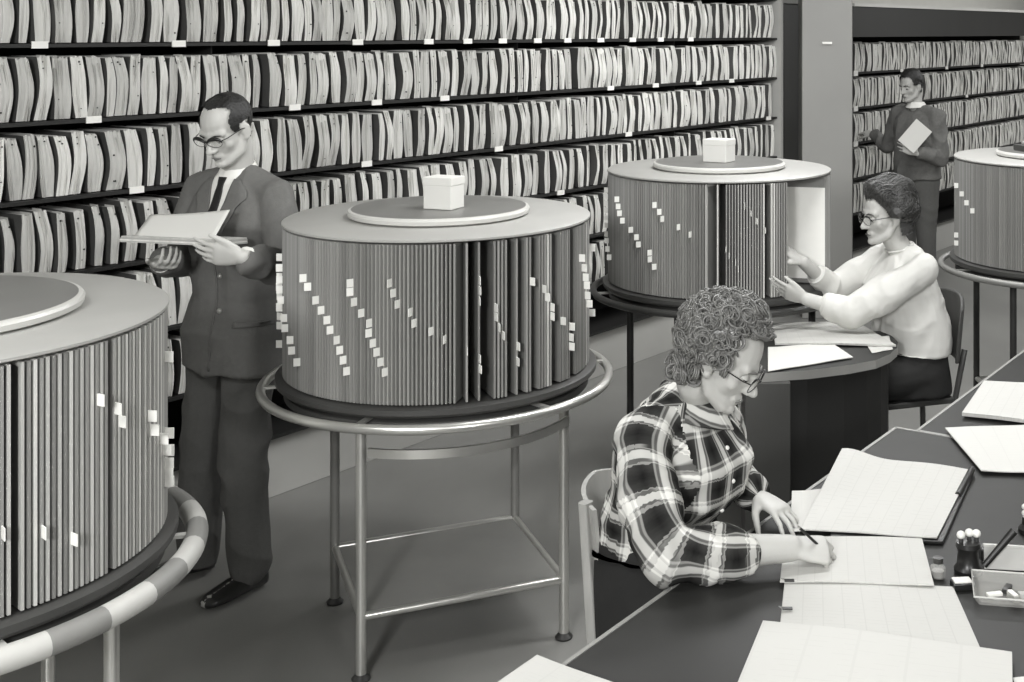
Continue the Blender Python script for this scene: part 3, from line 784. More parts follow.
# ---------------------------------------------------------------- people
def remesh(b, vox, smooth=3, lam=.5):
    me = bpy.data.meshes.new('tmp'); me.from_pydata(b.v, [], b.f); 
    bm = bmesh.new(); bm.from_mesh(me); bmesh.ops.recalc_face_normals(bm, faces=bm.faces); bm.to_mesh(me); bm.free()
    o = bpy.data.objects.new('tmp', me); COL.objects.link(o)
    md = o.modifiers.new('r', 'REMESH'); md.mode = 'VOXEL'; md.voxel_size = vox; md.adaptivity = 0
    dg = bpy.context.evaluated_depsgraph_get(); ev = o.evaluated_get(dg)
    m2 = bpy.data.meshes.new_from_object(ev)
    n = len(m2.vertices); co = np.empty(n*3, np.float32); m2.vertices.foreach_get('co', co); co = co.reshape(-1, 3).astype(float)
    ed = np.empty(len(m2.edges)*2, np.int32); m2.edges.foreach_get('vertices', ed); ed = ed.reshape(-1, 2)
    deg = np.bincount(ed.ravel(), minlength=n).astype(float); deg[deg == 0] = 1
    def lap(co):
        s = np.zeros_like(co)
        for k in range(3):
            s[:, k] = np.bincount(ed[:, 0], co[ed[:, 1], k], n)+np.bincount(ed[:, 1], co[ed[:, 0], k], n)
        return s/deg[:, None]-co
    for _ in range(smooth): co = co+lam*lap(co)
    bpy.data.objects.remove(o); bpy.data.meshes.remove(me)
    m2.materials.clear()
    return m2, co, lap
def setco(me, co):
    me.vertices.foreach_set('co', co.astype(np.float32).ravel()); me.update()
    me.polygons.foreach_set('use_smooth', np.ones(len(me.polygons), bool)); me.update()
def normals(me):
    n = np.empty(len(me.vertices)*3, np.float32); me.vertex_normals.foreach_get('vector', n); return n.reshape(-1, 3).astype(float)
def wrinkle(me, co, amp, freq, st=(1, 1, 1), seed=0, ridged=True, mask=None):
    setco(me, co); n = normals(me); d = np.empty(len(co))
    for i, c in enumerate(co):
        v = V((c[0]*freq*st[0]+seed, c[1]*freq*st[1], c[2]*freq*st[2]))
        w = V((noise.noise(v*.5+V((9, 2, 1))), noise.noise(v*.5+V((3, 7, 5))), noise.noise(v*.5)))*.8
        x = noise.noise(v+w)
        d[i] = (1-abs(x)*2.6) if ridged else x
    if mask is not None: d = d*mask
    return co+n*d[:, None]*amp
class Head:
    def __init__(s, c, fwd, up=(0, 0, 1), k=1.0, roll=0):
        s.c = V(c); s.f = V(fwd).normalized(); r = s.f.cross(V(up)).normalized(); s.u = r.cross(s.f).normalized(); s.r = r
        s.k = k
        s.M = Matrix.Translation(s.c) @ Matrix((r, s.f, s.u)).transposed().to_4x4() @ Matrix.Scale(k, 4)
        s.R = Matrix((r, s.f, s.u)).transposed().to_4x4() @ Matrix.Scale(k, 4)
    def p(s, x, y, z): return s.M @ V((x, y, z))
    def local(s, co):
        inv = np.array(s.M.inverted()); return co @ inv[:3, :3].T+inv[:3, 3]
def head_prims(b, h, female=False, neck=None, nr=.052):
    P = h.p; k = h.k
    def bl(c, r): b.ball((0, 0, 0), r, n=20, k=14, mtx=Matrix.Translation(P(*c)) @ h.R)
    bl((0, -.014, .034), (.074, .093, .081))
    bl((0, .026, -.012), (.061, .060, .078))
    bl((0, .034, -.068), (.043, .044, .034))
    bl((0, .071, -.092), (.020 if female else .024, .020, .018))
    for sx in (-1, 1):
        b.limb([P(sx*.054, -.005, -.035), P(sx*.046, .02, -.070), P(sx*.018, .058, -.091)], [(.016 if female else .020)*k, (.017 if female else .020)*k, .018*k])
        bl((sx*.038, .050, -.024), (.022, .020, .022))
        bl((sx*.0105, .091, -.034), (.0085, .010, .008))
        # ear
        R2 = Matrix.Rotation(sx*.35, 4, 'Z')
        b.ball((0, 0, 0), (.008, .019, .031), n=12, k=8, mtx=Matrix.Translation(P(sx*.077, -.010, -.006)) @ h.R @ R2)
        b.ball((0, 0, 0), (.010, .012, .012), n=10, k=8, mtx=Matrix.Translation(P(sx*.074, -.004, -.03)) @ h.R)
    b.limb([P(-.040, .062, .020), P(0, .071, .019), P(.040, .062, .020)], [.015*k, .017*k, .015*k])
    b.limb([P(0, .080, .010), P(0, .097, -.018), P(0, .104, -.030)], [.0085*k, .0095*k, .0115*k])
    b.limb([P(-.019, .076, -.060), P(0, .084, -.058), P(.019, .076, -.060)], [.006*k, .0080*k, .006*k])
    b.limb([P(-.015, .078, -.070), P(0, .085, -.070), P(.015, .078, -.070)], [.006*k, .0075*k, .006*k])
    if neck is not None:
        b.limb([P(0, -.022, -.045), P(0, -.020, -.09), neck[0]]+neck[1:], [nr*k, nr*.97*k, nr*1.02*k]+[nr*1.1*k]*(len(neck)-1), n=20)
def face_push(h, co):
    L = h.local(co); d = np.zeros_like(L)
    def g(c, v, sg):
        w = np.exp(-((L-np.array(c))**2).sum(1)/(2*sg*sg)); d[:] += w[:, None]*np.array(v)
    for sx in (-1, 1):
        g((sx*.030, .078, -.001), (0, -.012, 0), .0105)
        g((sx*.030, .085, -.030), (0, -.003, 0), .012)
        g((sx*.022, .086, -.048), (0, -.003, 0), .006)
    g((0, .094, -.0645), (0, -.005, 0), .0045); g((.012, .09, -.0645), (0, -.004, 0), .004); g((-.012, .09, -.0645), (0, -.004, 0), .004)
    g((0, .085, -.080), (0, -.004, 0), .007)
    R = np.array(h.R)[:3, :3]
    return co+d @ R.T
def hand_prims(b, wrist, fwd, back, thumb_side, curls, s=1.0, thumb=(.75, .35), spread=.1):
    """thumb_side: +1 puts the thumb along fwd x back"""
    f = V(fwd).normalized(); u = V(back); u = (u-f*u.dot(f)).normalized(); lat = f.cross(u)*thumb_side
    w = V(wrist)
    b.loft([(w-f*.02*s, .026*s, .019*s, lat, u), (w+f*.012*s, .027*s, .018*s, lat, u), (w+f*.045*s, .038*s, .0165*s, lat, u), (w+f*.078*s, .042*s, .0145*s, lat, u), (w+f*.092*s, .039*s, .011*s, lat, u)], n=16, p=2.3)
    offs = (.030, .010, -.0105, -.029); lens = ((.043, .027, .021), (.047, .030, .022), (.043, .028, .021), (.034, .021, .018))
    for i in range(4):
        p = w+f*(.082-.004*abs(i-1))*s+lat*offs[i]*s; d = (f+lat*spread*(1.4-i)*.6).normalized()
        pts = [p-d*.02*s, p]; ang = 0
        for j in range(3):
            ang += math.radians(curls[i][j]); dd = d*math.cos(ang)-u*math.sin(ang); p = p+dd*lens[i][j]*s; pts.append(p)
        r = (.0095, .0095, .0082, .0072, .0062) if i < 3 else (.008, .008, .007, .0062, .0055)
        b.limb(pts, [q*s for q in r], n=10)
    t0 = w+f*.022*s+lat*.022*s-u*.004*s
    td = (f*thumb[0]+lat*(1-thumb[0]*.55)-u*thumb[1]).normalized()
    t1 = t0+td*.042*s; td2 = (td+f*.35-lat*.15-u*.1).normalized(); t2 = t1+td2*.032*s; t3 = t2+td2*.024*s
    b.limb([t0, t1, t2, t3], [.015*s, .0115*s, .0098*s, .0078*s], n=10)
def foot_prims(b, ankle, fwd, s=1.0, infl=0):
    f = V(fwd); f.z = 0; f.normalize(); l = V((-f.y, f.x, 0)); u = V((0, 0, 1)); g = V((ankle.x, ankle.y, 0))
    q = infl
    b.loft([(g-f*.065+u*.035, .020+q, .030, l, u), (g-f*.05+u*.040, .032+q, .037, l, u), (g+u*.045, .036+q, .042, l, u), (g+f*.06+u*.035, .040+q, .032, l, u), (g+f*.12+u*.026, .046+q, .024, l, u), (g+f*.17+u*.021, .038+q, .018, l, u), (g+f*.195+u*.018, .018+q, .012, l, u)], n=16, p=2.4)
def hair_shell(me, co, h, fn, name, m, root, extra=0):
    """fn(local xyz array)-> thickness (<=0: none)"""
    setco(me, co); n = normals(me); L = h.local(co); t = fn(L)
    keep = t > 0
    fs = [tuple(p.vertices) for p in me.polygons if all(keep[v] for v in p.vertices)]
    used = sorted(set(v for f in fs for v in f)); ix = {v: i for i, v in enumerate(used)}
    out = co[used]+n[used]*t[used][:, None]
    hm = bpy.data.meshes.new(name); hm.from_pydata([tuple(v) for v in out], [], [tuple(ix[v] for v in f) for f in fs]); hm.materials.append(m)
    hm.polygons.foreach_set('use_smooth', [True]*len(hm.polygons)); hm.update()
    o = link(name, hm, root)
    return o, out, n[used]
def glasses(h, root, style='dark', r=(.024, .018), y=.103, z=-.002, brow=.0016, wire='frame_dark'):
    P = h.p; k = h.k; b = MB()
    for sx in (-1, 1):
        pts = []
        for i in range(20):
            a = 2*PI*i/20; x = sx*.032+r[0]*math.cos(a); zz = z+r[1]*math.sin(a)*(1+.15*(math.cos(a)*sx))
            pts.append(P(x, y-abs(x)*.18, zz))
        rs = [(.0011+brow*max(0, math.sin(2*PI*i/20)))*k for i in range(20)]
        b.tube(pts, rs, 6, closed=True)
    b.tube([P(-.009, y-.001, z+.004), P(0, y+.001, z+.007), P(.009, y-.001, z+.004)], .0016*k, 6)
    o = b.build('spectacles', M[wire], root, smooth=True, angle=None)
    for sx in (-1, 1):
        t = MB(); t.tube([P(sx*.056, y-.011, z+.006), P(sx*.068, y-.03, z+.006), P(sx*.080, .01, z+.006), P(sx*.081, -.015, z-.004)], .0016*k, 6)
        t.build('temple', M['frame_dark'], o, smooth=True)
        lm = MB(); pts = [P(sx*.032+r[0]*.95*math.cos(2*PI*i/20), y-abs(sx*.032+r[0]*.95*math.cos(2*PI*i/20))*.18, z+r[1]*.95*math.sin(2*PI*i/20)) for i in range(20)]
        n_ = len(pts); lm.add(pts+[p-h.f*.0012 for p in pts], [tuple(range(n_)), tuple(range(n_, 2*n_))[::-1]]+[(i, n_+i, n_+(i+1) % n_, (i+1) % n_) for i in range(n_)])
        lm.build('lens', M['lens'], o)
    return o
def face_parts(h, root, brow='hair_dark', closed=True, skin='skin'):
    P = h.p; k = h.k
    for sx in (-1, 1):
        e = MB(); e.ball(P(sx*.030, .0665, -.001), .0118*k, n=14, k=10); eo = e.build('eye', M['eye_white'], root, smooth=True)
        e = MB(); d = V((0, .0105, -.004)); e.ball(P(sx*.030, .0665+d.y*.62, -.001-.0035), .0064*k, n=12, k=8); e.build('iris', M['eye_dark'], eo, smooth=True)
        # upper lid: cap over the eyeball
        e = MB(); vs = []; n1, n2 = 14, 7
        for i in range(n2+1):
            th = math.radians(95)*i/n2
            for j in range(n1+1):
                ph = PI*j/n1
                # pole up, opening towards front lower
                v = V((math.cos(ph)*math.sin(th), math.sin(ph)*math.sin(th), math.cos(th)))*.0131
                vs.append(P(sx*.030+v.x, .0665+v.y, -.001+v.z))
        fs = [(i*(n1+1)+j, i*(n1+1)+j+1, (i+1)*(n1+1)+j+1, (i+1)*(n1+1)+j) for i in range(n2) for j in range(n1)]
        e.add(vs, fs); e.build('eyelid', M[skin], eo, smooth=True, angle=None)
        pts = [P(sx*.030+.0128*math.cos(a), .0665+.0132*math.sin(a), -.0025) for a in [PI*.08+PI*.84*i/8 for i in range(9)]]
        MB().tube(pts, .0011*k, 6).build('lashes', M['eye_dark'], eo, smooth=True)
        b = MB(); b.tube([P(sx*.014, .0885, .018), P(sx*.030, .0855, .0235), P(sx*.048, .071, .018)], [.0022*k, .0028*k, .0012*k], 8); b.build('eyebrow', M[brow], root, smooth=True)
    b = MB(); b.tube([P(-.021, .0845, -.064), P(-.008, .0905, -.0615), P(0, .0915, -.0625), P(.008, .0905, -.0615), P(.021, .0845, -.064)], [.0010*k, .0022*k, .0019*k, .0022*k, .0010*k], 8)
    b.tube([P(-.018, .084, -.066), P(0, .0890, -.0690), P(.018, .083, -.066)], [.0012*k, .0030*k, .0012*k], 8)
    b.build('lips', M['lip'], root, smooth=True)
def spine_loft(b, secs, l, infl=0, p=2.4, n=28):
    """secs: (center, rx, ry, forward)"""
    l = V(l).normalized()
    b.loft([(V(c), rx+infl, ry+infl, l, V(f).normalized()) for c, rx, ry, f in secs], n=n, p=p)
def plaid_uv(me, chains):
    """chains: (control points, reference radius, first x direction, fall, along offset); woven pattern follows a rounded centre line"""
    co = np.array([v.co[:] for v in me.vertices]); best = np.full(len(co), 1e9); bi = np.zeros(len(co), int); UVs = []
    for k, (pts, r, xd, fall, off) in enumerate(chains):
        P = [np.array(q_, float) for q_ in pts]
        for _ in range(4 if len(P) > 2 else 0):
            N = [P[0]]
            for a, b in zip(P[:-1], P[1:]): N += [a*.75+b*.25, a*.25+b*.75]
            P = N+[P[-1]]
        Q = []
        for a, b in zip(P[:-1], P[1:]):
            n = max(1, int(np.linalg.norm(b-a)/.006)); Q += [a+(b-a)*i/n for i in range(n)]
        Q.append(P[-1]); Q = np.array(Q); T = np.gradient(Q, axis=0); T /= np.linalg.norm(T, axis=1)[:, None]
        S = np.concatenate([[0], np.cumsum(np.linalg.norm(np.diff(Q, axis=0), axis=1))])
        X = np.zeros_like(Q); x = np.array(xd, float)
        for i in range(len(Q)):
            x = x-T[i]*x.dot(T[i]); x /= np.linalg.norm(x); X[i] = x
        Yv = np.cross(T, X)
        d2 = ((co[:, None, :]-Q[None])**2).sum(2); ni = d2.argmin(1); d = np.sqrt(d2.min(1))-fall
        w = co-Q[ni]; ang = np.arctan2((w*Yv[ni]).sum(1), (w*X[ni]).sum(1)); t = S[ni]+(w*T[ni]).sum(1)*((ni == 0) | (ni == len(Q)-1))
        UVs.append((ang, t+off, r)); m = d < best; best[m] = d[m]; bi[m] = k
    uvl = me.uv_layers.new(name='UVMap'); out = np.zeros(len(me.loops)*2)
    for p in me.polygons:
        k = bi[p.vertices[0]]; ang, t, r = UVs[k]; a0 = ang[p.vertices[0]]
        for li, vi in zip(p.loop_indices, p.vertices):
            a = ang[vi]
            if a-a0 > PI: a -= 2*PI
            if a-a0 < -PI: a += 2*PI
            c_ = co[vi]; w_ = V((c_[0]*9, c_[1]*9, c_[2]*9))
            out[2*li] = a*r+.013+.010*noise.noise(w_); out[2*li+1] = t[vi]+.010*noise.noise(w_+V((5, 5, 5)))
    uvl.data.foreach_set('uv', out)
def finish(name, me, co, m, root):
    setco(me, co); me.materials.append(M[m] if isinstance(m, str) else m); return link(name, me, root)
def patch(bvh, o, l, f, rows, off, name, m, root, nu=10, nv=16, th=.003):
    """drape a patch over the front of a garment; rows (z, x left, x right) from top to bottom"""
    b = MB(); vs = []; zs = [r[0] for r in rows]
    l = V(l).normalized(); f = V(f); f.z = 0; f.normalize()
    for j in range(nv+1):
        z = zs[0]+(zs[-1]-zs[0])*j/nv
        for a in range(len(rows)-1):
            if rows[a][0] >= z-1e-9 >= rows[a+1][0]-2e-9: break
        q = (rows[a][0]-z)/(rows[a][0]-rows[a+1][0]); xl = rows[a][1]*(1-q)+rows[a+1][1]*q; xr = rows[a][2]*(1-q)+rows[a+1][2]*q
        for i in range(nu+1):
            x = xl+(xr-xl)*i/nu; s = V((o.x, o.y, z))+l*x+f*.5
            hit = bvh.ray_cast(s, -f)[0]
            vs.append(hit+f*off if hit is not None else s-f*.42)
    w = nu+1
    b.add(vs, [(j*w+i, j*w+i+1, (j+1)*w+i+1, (j+1)*w+i) for j in range(nv) for i in range(nu)])
    ob = b.build(name, M[m], root, smooth=True, angle=None)
    sd = ob.modifiers.new('t', 'SOLIDIFY'); sd.thickness = th; sd.offset = 0
    return ob
def bvh_of(me): return BVHTree.FromPolygons([v.co[:] for v in me.vertices], [tuple(p.vertices) for p in me.polygons])
def relax(seed=0): 
    r = random.Random(seed); return [(r.uniform(12, 22), r.uniform(18, 30), r.uniform(10, 18)) for _ in range(4)]
VOX = .0048
def root_at(label, loc): return thing('person', label, 'person', loc)
def reparent(root):
    inv = Matrix.Translation(-root.location)
    for ch in [c for c in COL.objects if c.parent == root]:
        ch.data.transform(inv)
        for g in [c for c in COL.objects if c.parent == ch]: g.data.transform(inv)
# ======== the suited man
def suited_man():
    f = V((-.42, -.907, 0)); l = V((.907, -.42, 0)); up = V((0, 0, 1))
    root = root_at('standing man in a grey suit and dark tie, in glasses, reading a paper pad', (-1.72, 4.62, 0))
    Pv = V((-1.715, 4.62, .94)); Mm = V((-1.690, 4.60, 1.455)); nb = V((-1.695, 4.585, 1.52))
    Ls, Rs = Mm+l*.175-up*.02, Mm-l*.185-up*.02
    h = Head(W(226, 129, 4.50), (-.33, -.83, -.46), k=1.05)
    Le, Lw = W(284, 270, 4.42), W(243, 257, 4.17)
    Re, Rw = W(181, 264, 4.62), W(160, 262, 4.36)
    def torso(b, q=0):
        spine_loft(b, [(Pv+V((0, 0, -.10)), .155, .115, f), (Pv, .165, .115, f), (Pv+up*.12, .150, .105, f), ((Pv+Mm)/2+up*.04, .155, .112, f), (Mm-up*.13+f*.008, .172, .125, f), (Mm-up*.03, .165, .100, f), (Mm+up*.035, .10, .07, f)], l, q)
        b.limb([Rs-up*.01, Mm+up*.03, Ls-up*.01], [.058+q, .062+q, .058+q])
    def legs(b, q=0, full=True):
        for hp, kn, an in (((Pv+l*.085-up*.06), W(243, 462, 4.50), W(250, 560, 4.55)), ((Pv-l*.085-up*.06), W(203, 462, 4.64), W(196, 560, 4.70))):
            b.limb([hp, kn, an], [.088+q, .056+q*1.6, .040+q*2.2])
    b = MB(); head_prims(b, h, False, [nb, Mm-up*.02]); torso(b, -.014); legs(b, -.012)
    b.limb([Ls, Le, Lw], [.046, .036, .026]); b.limb([Rs, Re, Rw], [.046, .036, .026])
    hand_prims(b, Lw, (-.97, -.12, .12), (.05, -.9, -.35), 1 if V((-.97, -.12, .12)).cross(V((.05, -.9, -.35))).z > 0 else -1, [(8, 14, 10), (10, 16, 12), (12, 18, 14), (14, 20, 14)], 1.02, thumb=(.8, .0))
    fw, bk = V((.62, -.72, .05)), V((.1, -.35, -.95))
    hand_prims(b, Rw+V((-.005, 0, -.005)), fw, bk, 1 if fw.cross(bk).dot(V((-1, -1, 0))) > 0 else -1, [(20, 40, 30), (22, 42, 30), (24, 44, 30), (26, 46, 30)], 1.0, thumb=(.7, .1))
    foot_prims(b, W(250, 560, 4.55), (-.55, -.83, 0)); foot_prims(b, W(196, 560, 4.70), (-.85, -.5, 0))
    me, co, lap = remesh(b, VOX, 3, .45); co = face_push(h, co); body = finish('body', me, co, 'skin_tan', root)
    def hm(L):   # receding hair: sides and back
        x, y, z = L[:, 0], L[:, 1], L[:, 2]
        line = .045-.9*np.maximum(0, np.abs(x)-.03)*(y > .0)+.0*y
        top = (z > .085+.15*(y)) | (y < -.02)
        side = (np.abs(x) > .058) & (y < .040-.25*np.maximum(0, .03-z)) & (z > .008)
        back = (y < -.005) & (z > -.055+.2*(y+.09))
        frame = (y < .034-.6*(np.abs(x)-.02)) & (z > .062)
        ear = (np.abs(x) > .070) & (y > -.035) & (y < .015) & (z < .026)
        k = ((side | back | frame) & ~ear)
        thin = np.where((z > .095) & (np.abs(x) < .035) & (y > -.03), .0015, .008)
        nz = np.array([noise.noise(V((a*60, b_*60, c*25))) for a, b_, c in L])
        return np.where(k, thin+nz*.002, -1)
    hair_shell(me, co, h, hm, 'hair', M['hair_black'], root)
    face_parts(h, root, 'hair_black', skin='skin_tan')
    glasses(h, root, r=(.028, .016), brow=.0060, z=.004)
    # jacket
    b = MB()
    spine_loft(b, [(V((-1.715, 4.615, .80)), .205, .152, f), (Pv, .195, .145, f), (Pv+up*.12, .168, .128, f), ((Pv+Mm)/2+up*.04, .172, .130, f), (Mm-up*.12+f*.012, .195, .142, f), (Mm-up*.04, .185, .112, f), (Mm+up*.02, .135, .085, f), (Mm+up*.05, .085, .070, f)], l)
    b.limb([Rs-up*.006, Mm+up*.032, Ls-up*.006], [.066, .066, .066])
    b.limb([Ls, (Ls+Le)/2+l*.01, Le, Lw+(Le-Lw).normalized()*.035], [.064, .060, .056, .048]); b.limb([Rs, (Rs+Re)/2-l*.012, Re, Rw+(Re-Rw).normalized()*.04], [.064, .060, .056, .047])
    me, co, lap = remesh(b, .0065, 3); z = co[:, 2]
    co = wrinkle(me, co, .013, 6.0, (1, 1, .8), 3); co = wrinkle(me, co, .002, 22, (1, 1, .5), 8, False)
    # open the hem flat
    jk = finish('jacket', me, co, 'suit', root); bv = bvh_of(me); o = V((Mm.x, Mm.y, 0))
    patch(bv, o, l, f, [(1.515, -.052, .050), (1.47, -.052, .050), (1.40, -.034, .036), (1.28, -.004, .008)], .003, 'shirt_front', 'shirt_white', root)
    # tie
    patch(bv, o, l, f, [(1.505, -.017, .018), (1.475, -.011, .012), (1.45, -.016, .017), (1.30, -.024, .022)], .010, 'tie', 'tie', root, th=.005)
    # shirt collar
    for sx in (-1, 1):
        b = MB(); vs = []
        for i in range(9):
            a = PI/2*i/8*1.9; d = l*sx*math.sin(a)+f*math.cos(a)
            c0 = nb+V((0, 0, .0)); up_ = c0+d*.061*(1.0)+up*(.006+.034*i/8); lo_ = c0+d*(.080)+up*(-.042+.042*i/8)
            vs += [up_, lo_, up_-d*.004, lo_-d*.004]
        fs = []
        for i in range(8):
            a = 4*i; fs += [(a, a+4, a+5, a+1), (a+2, a+3, a+7, a+6), (a, a+2, a+6, a+4), (a+1, a+5, a+7, a+3)]
        b.add(vs, fs+[(0, 1, 3, 2), (32, 34, 35, 33)]); b.build('shirt_collar', M['shirt_white'], root, smooth=True)
        # lapels
        if sx < 0: rows = [(1.50, -.075, -.052), (1.46, -.115, -.046), (1.425, -.128, -.038), (1.415, -.100, -.034), (1.36, -.082, -.022), (1.24, -.012, .0)]
        else: rows = [(1.50, .050, .075), (1.46, .045, .115), (1.425, .040, .128), (1.415, .038, .100), (1.36, .026, .082), (1.24, .004, .018)]
        patch(bv, o, l, f, rows, .007, 'lapel', 'suit', jk, th=.005)
    patch(bv, o, l, f, [(1.245, -.003, .003), (.82, .000, .006)], .002, 'front_edge', 'suit', jk, nu=2, th=.004)
    for z in (1.155, 1.03):
        hit = bv.ray_cast(V((o.x, o.y, z))+l*.02+f*.5, -f)[0]
        MB().ball(hit, (.010, .010, .010), n=12).build('button', M['flash'], jk, smooth=True)
    patch(bv, o, l, f, [(.995, .085, .165), (.975, .085, .168)], .005, 'pocket_flap', 'suit', jk, nu=6, nv=3, th=.004)
    for (w_, e_) in ((Lw, Le), (Rw, Re)):
        d = (w_-e_).normalized(); s = w_-d*.045
        b = MB(); b.tube([s, s+d*.034, s+d*.036], [.039, .037, .034], 20); b.build('cuff', M['shirt_white'], root, smooth=True, angle=60)
    # trousers and shoes
    b = MB(); spine_loft(b, [(Pv-up*.12, .165, .118, f), (Pv, .165, .118, f), (Pv+up*.05, .155, .11, f)], l); 
    for hp, kn, an in (((Pv+l*.085-up*.06), W(243, 462, 4.50), W(250, 566, 4.55)), ((Pv-l*.085-up*.06), W(203, 462, 4.64), W(196, 562, 4.70))):
        b.limb([hp, kn, an], [.100, .078, .068])
    me, co, lap = remesh(b, .007, 3); co = wrinkle(me, co, .013, 6, (1, 1, .8), 5); co[:, 2] = np.maximum(co[:, 2], .035)
    finish('trousers', me, co, 'trouser', root)
    for a_, d_ in ((W(250, 560, 4.55), (-.55, -.83, 0)), (W(196, 560, 4.70), (-.85, -.5, 0))):
        b = MB(); foot_prims(b, a_, d_, infl=.007); me, co, lap = remesh(b, .006, 2); co[:, 2] = np.maximum(co[:, 2], .002); finish('shoe', me, co, 'shoe', root)
    reparent(root)
    # pad and papers he holds
    c = V((-1.755, 4.285, 1.318)); r = thing('paper_pad', 'thick grey pad with ragged edges in the hands of the suited man', 'paper pad', c, math.radians(-4))
    rd2 = random.Random(5)
    for k in range(4):
        z = -.010+.0052*k; e = rd2.uniform(-.008, .008)
        vs = [(-.185+e, -.115+e, z), (.175, -.115, z), (.175, .10, z), (-.175+e, .10, z)]
        tm = Matrix.Rotation(.03, 4, 'Y') @ Matrix.Rotation(math.radians(-7), 4, 'X')
        MB().box((-.185+e, -.115+e*.6, z), (.170-abs(e), .10, z+.0046), 0, tm).build('leaf', M['folder' if k % 2 else 'card_grey'], r)
    b = MB(); nx, ny = 16, 10; g = []
    for i in range(nx+1):
        for j in range(ny+1):
            u, v = i/nx, j/ny; x = -.125+.285*u; y = -.075+.17*v; zc = .010+.078*v**1.1*(.80+.25*u)-.004*math.sin(PI*u)
            g.append((x, y*.75, zc))
    fs = [(i*(ny+1)+j, (i+1)*(ny+1)+j, (i+1)*(ny+1)+j+1, i*(ny+1)+j+1) for i in range(nx) for j in range(ny)]
    b.add(g, fs); me = b.mesh('white_sheet', [M['paper_plain']], True)
    o = link('sheet_of_paper', me); o.location = c+V((-.040, -.01, .004)); o.rotation_euler = (0, 0, math.radians(-4))
    sd = o.modifiers.new('t', 'SOLIDIFY'); sd.thickness = .0015
    tag(o, 'bright white sheet on top of the pad the suited man reads', 'paper')
suited_man()
# ======== the woman in plaid
def curls(out, nrm, n, seed, m, root, rr_=(.009, .016), tr=.0034, name='curls', center=None, shrink=.6, strands=1, tw=(.7, 1.5)):
    r = random.Random(seed); b = MB()
    for _ in range(n):
        i = r.randrange(len(out)); c = V(out[i]); nn = V(nrm[i]).normalized()
        t = nn.cross(V((r.uniform(-1, 1), r.uniform(-1, 1), r.uniform(-1, 1)))).normalized(); s = nn.cross(t)
        tilt = r.uniform(-.7, .7); ax = (nn*math.cos(tilt)+t*math.sin(tilt)).normalized(); a1 = ax.cross(s).normalized(); a2 = ax.cross(a1)
        R = r.uniform(*rr_); turns = r.uniform(*tw); k = 15; ph = r.uniform(0, 6.28); pts = []
        for j in range(k):
            q = j/(k-1); a = ph+turns*2*PI*q; rad = R*(1-.55*q)
            pts.append(c+nn*(.002+.006*q)+a1*rad*math.cos(a)+a2*rad*math.sin(a)+ax*.004*(q-.5))
        for st in range(strands):
            o_ = ax*(st-(strands-1)/2)*tr*2.2
            b.tube([p_+o_+(p_-c)*.08*st for p_ in pts], [tr*(.6+.6*math.sin(PI*min(1, q_/(k-1)+.15))) for q_ in range(k)], 5)
    return b.build(name, M[m], root, smooth=True, angle=None)
def waves(h, hair, m, n, seed):
    bv = bvh_of(hair.data); r = random.Random(seed); b = MB(); c0 = V((0, -.012, .030))
    for _ in range(n):
        ph = math.radians(r.uniform(-80, 80)); p0 = r.uniform(0, 6.28); am = r.uniform(.05, .12); rad = r.uniform(.0022, .0042); lift = r.uniform(-.001, .003); run = []
        fr = r.uniform(5.5, 7.0); t0 = r.uniform(20, 120); t1 = t0+r.uniform(60, 130)
        for k in range(26):
            th = math.radians(t0+(t1-t0)*k/25); f_ = ph+am*math.sin(th*fr+p0*.25)
            d = V((math.sin(f_), math.cos(f_)*math.cos(th), math.cos(f_)*math.sin(th)))
            o = h.p(*(c0+d*.3)); e = h.p(*c0); hit = bv.ray_cast(o, (e-o).normalized(), .26)[0]
            if hit is None: break
            run.append(hit+(o-e).normalized()*(lift+.0015*math.sin(th*fr+p0*.25)))
        if len(run) > 6:
            k = len(run); b.tube(run, [rad*min(1, .25+3*i/k, .25+3*(k-1-i)/k) for i in range(k)], 6)
    return b.build('hair_waves', M[m], hair, smooth=True, angle=None)
